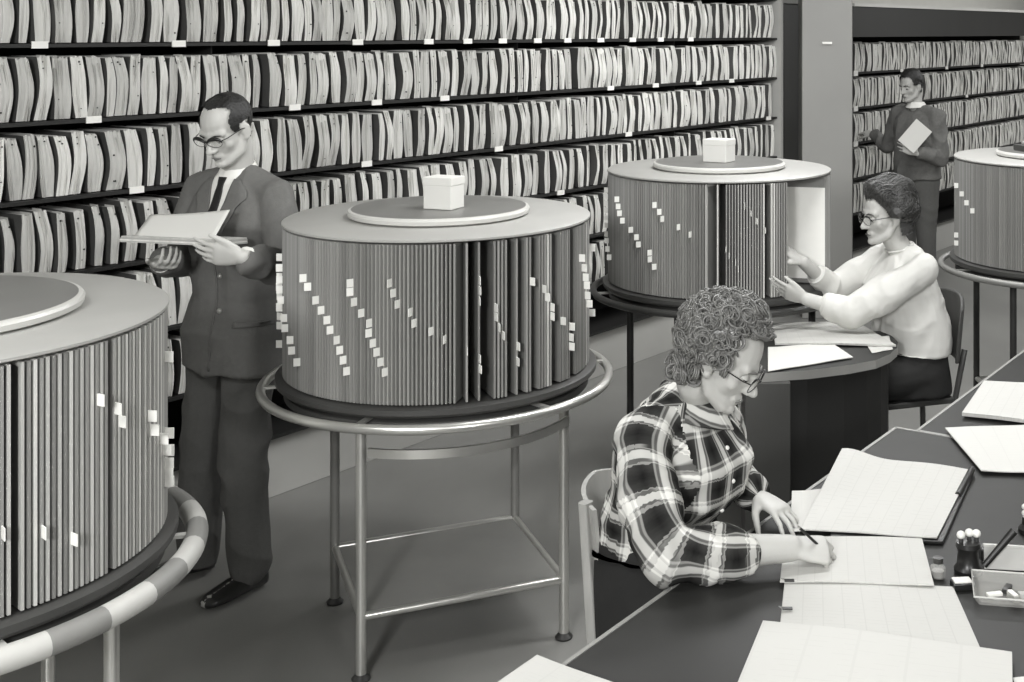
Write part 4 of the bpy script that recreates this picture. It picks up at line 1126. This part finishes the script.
def plaid_woman():
    f = V((.84, -.54, 0)).normalized(); l = V((.54, .84, 0)).normalized(); up = V((0, 0, 1))
    root = root_at('seated woman with curly hair and glasses in a plaid shirt, writing at the foreground desk', (-.1, 3.28, 0))
    Pv = V((-.11, 3.29, .56)); Mm = V((-.055, 3.235, 1.035)); nb = V((.005, 3.20, 1.10))
    Ls, Rs = Mm+l*.165, Mm-l*.165
    h = Head(V((.058, 3.13, 1.219)), (.84, -.24, -.56), k=1.08)
    Re, Rw = V((-.065, 2.895, .818)), V((.215, 2.965, .806))
    Le, Lw = V((.06, 3.50, .82)), V((.150, 3.290, .812))
    def torso(b, q=0):
        spine_loft(b, [(Pv-up*.08, .175, .13, f), (Pv+up*.02, .18, .135, f), (Pv+up*.16+f*.01, .150, .115, f), (Mm-up*.20, .155, .125, f), (Mm-up*.11+f*.012, .165, .135, f), (Mm-up*.02, .150, .10, f), (Mm+up*.035, .085, .07, f)], l, q)
        b.limb([Rs, Mm+up*.025, Ls], [.050+q, .058+q, .050+q])
    kR, kL = Pv+f*.42-l*.11-up*.03, Pv+f*.42+l*.11-up*.03
    aR, aL = kR+f*.02-up*.43, kL+f*.02-up*.43
    b = MB(); head_prims(b, h, True, [nb, Mm], nr=.049); torso(b, -.012)
    for s_, k_, a_ in ((Pv-l*.09, kR, aR), (Pv+l*.09, kL, aL)): b.limb([s_, k_, a_], [.085, .055, .036]); foot_prims(b, a_, f)
    b.limb([Rs, Re, Re*.35+Rw*.65, Rw], [.045, .044, .038, .031]); b.limb([Ls, Le, Lw], [.045, .038, .027])
    hand_prims(b, Rw, (.97, .12, -.10), (-.1, -.45, .88), -1 if V((.97, .12, -.10)).cross(V((-.1, -.45, .88))).y < 0 else 1, [(42, 62, 35), (48, 66, 38), (54, 70, 40), (58, 72, 40)], 1.0, thumb=(.95, .55))
    fw, bk = V((.66, -.62, -.22)), V((.25, -.10, .96))
    hand_prims(b, Lw, fw, bk, 1 if fw.cross(bk).dot(V((-1, -1, 0))) > 0 else -1, [(18, 22, 12), (16, 22, 14), (16, 24, 14), (18, 26, 16)], .98, thumb=(.55, .45), spread=.28)
    me, co, lap = remesh(b, .0042, 5, .45); co = face_push(h, co); finish('body', me, co, 'skin', root)
    def hm(L):
        x, y, z = L[:, 0], L[:, 1], L[:, 2]
        hl = .090-6.0*np.maximum(0, np.abs(x)-.030)**2-.55*np.maximum(0, np.abs(x)-.045)     # hairline height
        yb = np.where(z > .0, .018, -.018)
        d = np.where(z > hl, np.maximum(z-hl, yb-y), yb-y)
        k = (d > 0) & (z > -.080)
        nz = np.array([noise.noise(V((a*34, b_*34, c*34))) for a, b_, c in L])
        th = np.clip(.006+d*1.0, .006, .021)+.006*np.clip((z-.05)/.05, 0, 1)*np.clip(d/.02, 0, 1)
        return np.where(k, th+nz*.010*np.clip(d/.012, .2, 1), -1)
    hr, out, nn = hair_shell(me, co, h, hm, 'hair', M['hair_brown'], root)
    curls(out, nn, 560, 4, 'hair_brown', hr, (.009, .025), .0024, strands=3)
    face_parts(h, root, 'hair_brown'); glasses(h, root, r=(.026, .0185), brow=.0018, wire='frame_dark')
    # shirt
    b = MB()
    spine_loft(b, [(Pv-up*.0+f*.0, .195, .145, f), (Pv+up*.10, .165, .130, f), (Pv+up*.2, .160, .130, f), (Mm-up*.18, .180, .152, f), (Mm-up*.10+f*.015, .184, .155, f), (Mm-up*.02, .162, .115, f), (Mm+up*.03, .105, .083, f), (Mm+up*.055+f*.02, .070, .068, f)], l)
    b.limb([Rs, Mm+up*.028, Ls], [.062, .064, .062])
    b.limb([Rs, (Rs+Re)/2-l*.02-f*.015, Re+V((-.012, 0, .0)), Re*.7+Rw*.3, Re*.47+Rw*.53], [.062, .068, .060, .058, .054])
    b.limb([Ls, (Ls+Le)/2+l*.015, Le, Lw+(Le-Lw).normalized()*.03], [.064, .068, .056, .046])
    me, co, lap = remesh(b, .006, 3); co = wrinkle(me, co, .011, 6.5, (1, 1, .6), 13); co = wrinkle(me, co, .004, 17, (1, 1, .6), 2); co[:, 2] = np.maximum(co[:, 2], .70)
    me.materials.append(M['plaid']); setco(me, co)
    plaid_uv(me, [((Pv, Mm-up*.06), .165, -l, .15, 0), ((Mm+up*.03+l*.05, Rs*.8+Re*.2, Re, Rw), .066, f, .068, .3), ((Mm+up*.03-l*.05, Ls*.8+Le*.2, Le, Lw), .066, f, .068, .6)])
    sh = link('plaid_shirt', me, root); bv = bvh_of(me)
    # collar wings
    for sx in (-1, 1):
        b = MB(); vs = []
        base = nb+V((0, 0, -.005))
        for i in range(11):
            a = PI*.06+PI*.94*i/10; d = (l*sx*math.sin(a)+f*math.cos(a)); q = 1-i/10
            u_ = base+d*.060+up*(.008+.026*i/10)-f*.0; lo = base+d*(.088+.022*q**2)+up*(-.022-.035*q**1.5)
            vs += [u_, lo, u_-d*.004, lo-up*.004-d*.003]
        fs = []
        for i in range(10):
            a = 4*i; fs += [(a, a+4, a+5, a+1), (a+2, a+3, a+7, a+6), (a, a+2, a+6, a+4), (a+1, a+5, a+7, a+3)]
        b.add(vs, fs+[(0, 1, 3, 2)]); cm = b.mesh('collar', [M['plaid']], True)
        uvl = cm.uv_layers.new(name='UVMap')
        for p in cm.polygons:
            for li in p.loop_indices:
                v = cm.vertices[cm.loops[li].vertex_index].co-base; uvl.data[li].uv = (v.dot(l)*1.0+.02, v.z*1.2+v.dot(f)*.5)
        link('collar', cm, sh)
    for z in (.98, .90, .82):
        hit = bv.ray_cast(V((Mm.x, Mm.y, z))+f*.5, -f)[0]
        if hit: MB().ball(hit, (.006, .006, .006), n=10).build('button', M['label'], sh, smooth=True)
    # skirt
    b = MB(); spine_loft(b, [(Pv-up*.09, .19, .16, f), (Pv+up*.03, .19, .15, f), (Pv+up*.12, .180, .145, f), (Pv+up*.172, .172, .140, f)], l)
    for s_, k_, a_ in ((Pv-l*.09, kR, aR), (Pv+l*.09, kL, aL)): b.limb([s_, k_, k_-up*.10+f*.02], [.10, .082, .085])
    b.limb([Pv+f*.1, (kR+kL)/2], [.10, .08])
    me, co, lap = remesh(b, .009, 3); co = wrinkle(me, co, .004, 8, seed=4); finish('skirt', me, co, 'black_cloth', root)
    for a_ in (aR, aL):
        b = MB(); foot_prims(b, a_, f, infl=.006); me, co, lap = remesh(b, .007, 2); co[:, 2] = np.minimum(np.maximum(co[:, 2], .002), .06); finish('shoe', me, co, 'shoe', root)
    reparent(root)
    p = thing('pen', "slim dark pen in the plaid woman's right hand", 'pen', (.310, 2.985, .775))
    b = MB(); b.tube([(0, 0, 0), (-.006, -.002, .010), (-.075, -.035, .085)], [.0008, .0035, .0035], 10); b.build('barrel', M['black_plastic'], p, smooth=True)
    b = MB(); b.tube([(-.075, -.035, .085), (-.078, -.0365, .088)], [.0038, .0030], 10); b.build('cap', M['steel'], p, smooth=True)
plaid_woman()
# ======== the woman in white
def white_woman():
    f = V((-.96, -.28, 0)).normalized(); l = V((.28, -.96, 0)).normalized(); up = V((0, 0, 1))
    root = root_at('seated woman with dark hair and glasses in a white blouse, reaching to the farther drum', (.96, 5.5, 0))
    Pv = V((.925, 5.50, .55)); Mm = V((.900, 5.485, 1.015)); nb = V((.872, 5.475, 1.085))
    Ls, Rs = Mm+l*.165, Mm-l*.165
    h = Head(V((.808, 5.455, 1.232)), (-.93, -.30, -.14), k=1.08)
    Le, Lw = W(852, 313, 5.27), W(806, 299, 5.27)
    Re, Rw = W(834, 291, 5.60), W(803, 262, 5.46)
    kL, kR = Pv+f*.40+l*.10-up*.03, Pv+f*.40-l*.10-up*.03
    aL, aR = kL-up*.42, kR-up*.42
    b = MB(); head_prims(b, h, True, [nb, Mm], nr=.049)
    def torso(b, q): 
        spine_loft(b, [(Pv-up*.08, .17, .13, f), (Pv+up*.04, .17, .13, f), (Pv+up*.17, .145, .115, f), (Mm-up*.17, .155, .125, f), (Mm-up*.10+f*.012, .165, .138, f), (Mm-up*.02, .150, .10, f), (Mm+up*.035, .085, .07, f)], l, q)
        b.limb([Rs, Mm+up*.025, Ls], [.05+q, .058+q, .05+q])
    torso(b, -.012)
    b.limb([Ls, Le, Lw], [.045, .038, .028]); b.limb([Rs, Re, Rw], [.045, .038, .028])
    for s_, k_, a_ in ((Pv+l*.09, kL, aL), (Pv-l*.09, kR, aR)): b.limb([s_, k_, a_], [.085, .055, .036]); foot_prims(b, a_, f)
    fw, bk = V((-.93, .25, .30)), V((.0, -.8, -.5))
    hand_prims(b, Lw, fw, bk, 1 if fw.cross(bk).z > 0 else -1, [(6, 10, 6), (8, 12, 8), (12, 14, 10), (14, 16, 12)], 1.0, thumb=(.85, .1))
    fw, bk = V((-.75, -.1, .55)), V((.45, -.3, .75))
    hand_prims(b, Rw, fw, bk, 1 if fw.cross(bk).dot(V((0, -1, 0))) > 0 else -1, [(10, 14, 8), (35, 50, 30), (42, 60, 35), (45, 62, 35)], 1.0, thumb=(.85, .4))
    me, co, lap = remesh(b, .005, 3, .45); co = face_push(h, co); finish('body', me, co, 'skin', root)
    def hm(L):
        x, y, z = L[:, 0], L[:, 1], L[:, 2]
        hl = .074-4.0*np.maximum(0, np.abs(x)-.030)**2-.4*np.maximum(0, np.abs(x)-.045)
        yb = np.where(z > -.002, .012+.55*np.maximum(z, 0), -.030)
        d = np.where(z > hl, np.maximum(z-hl, yb-y), yb-y)
        k = (d > 0) & (z > -.088)
        nz = np.array([noise.noise(V((a*18, b_*18+c*10, c*26))) for a, b_, c in L]); n2 = np.array([noise.noise(V((a*60, b_*25+c*40, c*60))) for a, b_, c in L])
        th = np.clip(.007+d*1.0, .007, .034)+.010*np.clip((z-.04)/.06, 0, 1)*np.clip(d/.03, 0, 1)+.008*np.clip((-y)/.08, 0, 1)
        return np.where(k, th+(nz*.012+n2*.003)*np.clip(d/.012, .2, 1), -1)
    hr, out, nn = hair_shell(me, co, h, hm, 'hair', M['hair_dark'], root)
    waves(h, hr, 'hair_dark', 330, 9)
    face_parts(h, root, 'hair_dark'); glasses(h, root, r=(.026, .018), brow=.0028)
    b = MB()
    spine_loft(b, [(Pv+up*.05, .185, .150, f), (Pv+up*.13, .190, .158, f), (Pv+up*.22, .182, .152, f), (Mm-up*.17, .178, .150, f), (Mm-up*.10+f*.018, .180, .158, f), (Mm-up*.02, .160, .115, f), (Mm+up*.03, .105, .083, f), (Mm+up*.05, .066, .06, f)], l)
    b.limb([Rs, Mm+up*.028, Ls], [.060, .064, .060])
    b.limb([Ls, (Ls+Le)/2+l*.01, Le, Le*.55+Lw*.45], [.066, .072, .064, .050]); b.limb([Rs, (Rs+Re)/2-l*.01, Re, Re*.55+Rw*.45], [.066, .070, .062, .048])
    me, co, lap = remesh(b, .0065, 3); co[:, 2] = np.maximum(co[:, 2], .64); co = wrinkle(me, co, .010, 7.5, (1, 1, .7), 33); co = wrinkle(me, co, .002, 18, (1, 1, .6), 2)
    bl = finish('blouse', me, co, 'blouse', root)
    for (e_, w_) in ((Le, Lw), (Re, Rw)):
        d = (w_-e_).normalized(); c = e_*.55+w_*.45
        b = MB(); b.tube([c-d*.01, c+d*.035, c+d*.037], [.050, .046, .038], 18); b.build('cuff', M['blouse'], bl, smooth=True, angle=60)
    b = MB()
    pts = [nb+(l*math.cos(a)*.064+f*math.sin(a)*.062)+up*(.004-.018*math.sin(a)) for a in [2*PI*i/24 for i in range(24)]]
    b.tube(pts, .004, 8, closed=True); b.build('neckband', M['blouse'], bl, smooth=True, angle=None)
    b = MB(); spine_loft(b, [(Pv-up*.09, .19, .17, f), (Pv+up*.04, .180, .150, f), (Pv+up*.125, .172, .140, f)], l)
    for s_, k_ in ((Pv+l*.09, kL), (Pv-l*.09, kR)): b.limb([s_, k_, k_-up*.12], [.10, .082, .082])
    b.limb([Pv+f*.1, (kR+kL)/2], [.10, .08])
    me, co, lap = remesh(b, .009, 3); co = wrinkle(me, co, .004, 8, seed=4); finish('skirt', me, co, 'black_cloth', root)
    for a_ in (aR, aL):
        b = MB(); foot_prims(b, a_, f, infl=.006); me, co, lap = remesh(b, .007, 2); co[:, 2] = np.minimum(np.maximum(co[:, 2], .002), .06); finish('shoe', me, co, 'shoe', root)
    reparent(root)
white_woman()
# ======== the man at the far shelf
def far_man():
    f = V((-.72, -.69, 0)).normalized(); l = V((.69, -.72, 0)).normalized(); up = V((0, 0, 1))
    root = root_at('distant standing man in a dark sweater holding a book, reaching to the shelves', (1.68, 9.7, 0))
    Pv = V((1.69, 9.70, .93)); Mm = V((1.69, 9.70, 1.39)); nb = V((1.675, 9.685, 1.455))
    Ls, Rs = Mm+l*.175, Mm-l*.175
    h = Head(W(911, 86, 9.66), (-.80, -.55, -.22), k=1.03)
    Re, Rw = W(889, 146, 9.95), W(873, 134, 10.12)
    Le, Lw = W(940, 158, 9.52), W(918, 153, 9.38)
    b = MB(); head_prims(b, h, False, [nb, Mm])
    spine = lambda q: [(Pv-up*.10, .155, .115, f), (Pv, .16, .115, f), (Pv+up*.13, .150, .108, f), (Mm-up*.14, .170, .122, f), (Mm-up*.03, .16, .10, f), (Mm+up*.035, .09, .07, f)]
    spine_loft(b, spine(0), l, -.01); b.limb([Rs, Mm+up*.02, Ls], [.05, .055, .05])
    b.limb([Rs, Re, Rw], [.044, .036, .026]); b.limb([Ls, Le, Lw], [.044, .036, .026])
    fw, bk = V((-.6, .7, .1)), V((-.1, -.3, .9)); hand_prims(b, Rw, fw, bk, -1, relax(1))
    fw, bk = V((-.85, -.1, .35)), V((-.2, -.95, .1)); hand_prims(b, Lw, fw, bk, 1 if fw.cross(bk).z > 0 else -1, relax(2))
    kL, kR = Pv+l*.10+f*.03-up*.45, Pv-l*.10-up*.45; aL, aR = V((kL.x, kL.y, .08))+l*.02, V((kR.x, kR.y, .08))-l*.02
    for s_, k_, a_ in ((Pv+l*.085-up*.05, kL, aL), (Pv-l*.085-up*.05, kR, aR)): b.limb([s_, k_, a_], [.085, .055, .04]); foot_prims(b, a_, f)
    me, co, lap = remesh(b, .006, 3, .45); co = face_push(h, co); finish('body', me, co, 'skin', root)
    def hm(L):
        x, y, z = L[:, 0], L[:, 1], L[:, 2]
        face = (y > .030+.2*np.maximum(0, z)) & (z < .075); low = (y > -.02) & (z < .01)
        k = (z > -.06) & ~face & ~low
        nz = np.array([noise.noise(V((a*40, b_*40, c*40))) for a, b_, c in L])
        return np.where(k, .010+nz*.004+.010*np.clip((z-.06)/.05, 0, 1), -1)
    hair_shell(me, co, h, hm, 'hair', M['hair_black'], root); face_parts(h, root, 'hair_black')
    b = MB(); spine_loft(b, [(Pv-up*.03, .185, .14, f), (Pv+up*.02, .19, .145, f), (Pv+up*.13, .180, .138, f), (Mm-up*.14, .190, .142, f), (Mm-up*.03, .18, .115, f), (Mm+up*.03, .10, .08, f)], l)
    b.limb([Rs, Mm+up*.025, Ls], [.064, .062, .064]); b.limb([Rs, Re, Re*.15+Rw*.85], [.066, .060, .046]); b.limb([Ls, Le, Le*.15+Lw*.85], [.068, .062, .046])
    me, co, lap = remesh(b, .008, 3); co = wrinkle(me, co, .014, 7, (1, 1, .8), 41); finish('sweater', me, co, 'sweater', root)
    for sx in (-1, 1):
        b = MB(); vs = []
        for i in range(8):
            a = PI*.95*i/7; d = (l*sx*math.sin(a)+f*math.cos(a)); q = 1-i/7
            vs += [nb+d*.062+up*.034, nb+d*(.078+.01*q)+up*(.008-.02*q), nb+d*.058+up*.034, nb+d*.074+up*(.004-.02*q)]
        fs = []
        for i in range(7):
            a = 4*i; fs += [(a, a+4, a+5, a+1), (a+2, a+3, a+7, a+6), (a, a+2, a+6, a+4), (a+1, a+5, a+7, a+3)]
        b.add(vs, fs); b.build('shirt_collar', M['shirt_white'], root, smooth=True)
    b = MB(); spine_loft(b, [(Pv-up*.12, .165, .12, f), (Pv, .165, .12, f), (Pv+up*.05, .16, .115, f)], l)
    for s_, k_, a_ in ((Pv+l*.085-up*.05, kL, aL), (Pv-l*.085-up*.05, kR, aR)): b.limb([s_, k_, a_], [.10, .075, .062])
    me, co, lap = remesh(b, .009, 3); co = wrinkle(me, co, .005, 6, seed=4); co[:, 2] = np.maximum(co[:, 2], .03); finish('trousers', me, co, 'trouser', root)
    for a_ in (aR, aL):
        b = MB(); foot_prims(b, a_, f, infl=.007); me, co, lap = remesh(b, .008, 2); co[:, 2] = np.maximum(co[:, 2], .002); finish('shoe', me, co, 'shoe', root)
    reparent(root)
    c = W(915, 136, 9.335); r = thing('book', 'pale book held tilted against the sweater of the distant man', 'book', c, math.radians(-12))
    tm = Matrix.Rotation(math.radians(40), 4, 'Y')
    MB().box((-.075, -.012, -.105), (.075, -.008, .105), 0, tm).build('cover', M['card'], r); MB().box((-.072, -.008, -.102), (.072, .008, .102), 0, tm).build('pages', M['paper_plain'], r)
    MB().box((-.075, .008, -.105), (.075, .012, .105), 0, tm).build('cover', M['card'], r)
far_man()
# ---------------------------------------------------------------- chairs
def plaid_chair():
    f = V((.84, -.54, 0)).normalized(); l = V((.54, .84, 0)).normalized(); up = V((0, 0, 1))
    c = V((-.055, 3.255, 0)); rz = math.atan2(f.y, f.x)
    r = thing('office_chair', 'pale wooden chair with curved backrest behind the woman in plaid', 'chair', c, rz)
    # local: x forward, y left
    b = MB(); b.prism([(.20, -.19), (.22, 0), (.20, .19), (-.17, .17), (-.19, 0), (-.17, -.17)], .435, .455); b.build('seat', M['wood'], r, bevel=.006)
    b = MB(); vs = []; n = 16
    for i in range(n+1):
        a = math.radians(-62+124*i/n); R = .235
        x, y = -.02-R*math.cos(a)*1.0, R*math.sin(a)*.80
        for z, o_ in ((.66, 0), (.835, -.025)):
            e = .012
            vs += [(x+o_, y, z-.03*abs(i/n-.5)*2), (x+o_+e*math.cos(a), y-e*math.sin(a), z-.03*abs(i/n-.5)*2)]
    fs = []
    for i in range(n):
        a = 4*i; fs += [(a, a+2, a+6, a+4), (a+1, a+5, a+7, a+3), (a, a+4, a+5, a+1), (a+2, a+3, a+7, a+6)]
    fs += [(0, 1, 3, 2), (4*n, 4*n+2, 4*n+3, 4*n+1)]
    b.add(vs, fs); b.build('backrest', M['wood'], r, smooth=True, angle=40)
    for s in (-1, 1):
        b = MB(); b.loft([((-.190, s*.150, .815), .014, .018, V((1, 0, 0)), V((0, 1, 0))), ((-.145, s*.165, .45), .016, .020, V((1, 0, 0)), V((0, 1, 0))), ((-.22, s*.19, .002), .013, .015, V((1, 0, 0)), V((0, 1, 0)))], p=5, n=16); b.build('back_leg', M['wood'], r)
        b = MB(); b.loft([((.17, s*.165, .437), .018, .018, V((1, 0, 0)), V((0, 1, 0))), ((.20, s*.18, .002), .012, .012, V((1, 0, 0)), V((0, 1, 0)))], p=5, n=16); b.build('front_leg', M['wood'], r)
        MB().box((-.17, s*.175-.008, .22), (.18, s*.175+.008, .25)).build('stretcher', M['wood'], r)
plaid_chair()
def white_chair():
    f = V((-.96, -.28, 0)).normalized(); rz = math.atan2(f.y, f.x); c = V((.885, 5.50, 0))
    r = thing('office_chair', 'dark chair with rounded backrest behind the woman in white', 'chair', c, rz)
    b = MB(); b.prism([(.20, -.19), (.22, 0), (.20, .19), (-.17, .17), (-.19, 0), (-.17, -.17)], .43, .455); b.build('seat', M['wood_dark'], r, bevel=.006)
    b = MB(); vs = []; n = 18; m_ = 6
    outer = []
    for i in range(n+1):
        s = i/n; y = -.175+.35*s; x = -.235+.055*(2*s-1)**2
        top = .88-.05*abs(2*s-1)**3; 
        for (z, xx) in ((.60, x+.01), (top, x-.015), (top, x-.035), (.60, x-.012)): vs.append((xx, y, z))
    fs = []
    for i in range(n):
        a = 4*i
        for k in range(4): fs.append((a+k, a+(k+1) % 4, a+4+(k+1) % 4, a+4+k))
    fs += [(0, 3, 2, 1), (4*n, 4*n+1, 4*n+2, 4*n+3)]
    b.add(vs, fs); b.build('backrest', M['wood_dark'], r, smooth=True, angle=40, bevel=.006)
    for s in (-1, 1):
        MB().tube([(-.235, s*.14, .65), (-.18, s*.16, .45), (-.20, s*.18, .002)], .013, 10).build('back_leg', M['wood_dark'], r, smooth=True)
        MB().tube([(.17, s*.165, .437), (.19, s*.18, .002)], .013, 10).build('front_leg', M['wood_dark'], r, smooth=True)
white_chair()

# ---------------------------------------------------------------- lights
def area(name, loc, size, power, target=None, sy=None, spread=None):
    l = bpy.data.lights.new(name, 'AREA'); l.energy = power; l.size = size
    if sy: l.shape = 'RECTANGLE'; l.size_y = sy
    if spread: l.spread = spread
    o = bpy.data.objects.new(name, l); COL.objects.link(o); o.location = loc
    if target: o.rotation_euler = (V(target)-V(loc)).to_track_quat('-Z', 'Y').to_euler()
    return o
for i, (x, y, e) in enumerate(((-1.6, 1.4, 34), (.3, 4.2, 38), (1.9, .4, 22), (1.2, 7.2, 38), (.5, 6.2, 24), (3.4, 9.5, 24), (2.6, 4.8, 30))):
    area('ceiling_and_fill_light', (x, y, 3.1), 1.3, e, sy=.35)
area('ceiling_and_fill_light', (5.2, 11.6, 3.1), 1.3, 60, sy=.35)  # added fill, no known fixture: brightens the upper wall at far right
area('photo_lamp', (-1.3, -2.2, 3.0), .8, 215, (-.2, 5.5, .9))
area('photo_lamp', (2.4, -2.0, 3.0), .8, 95, (1.0, 5.5, .9))
w = bpy.data.worlds.new('world'); sc.world = w; w.use_nodes = True
w.node_tree.nodes['Background'].inputs[0].default_value = (1, .995, .95, 1); w.node_tree.nodes['Background'].inputs[1].default_value = .12
sc.view_settings.view_transform = 'Standard'; sc.view_settings.look = 'None'; sc.view_settings.gamma = 1
sc.view_settings.use_curve_mapping = False; sc.view_settings.exposure = 0.3
sc.cycles.max_bounces = 6
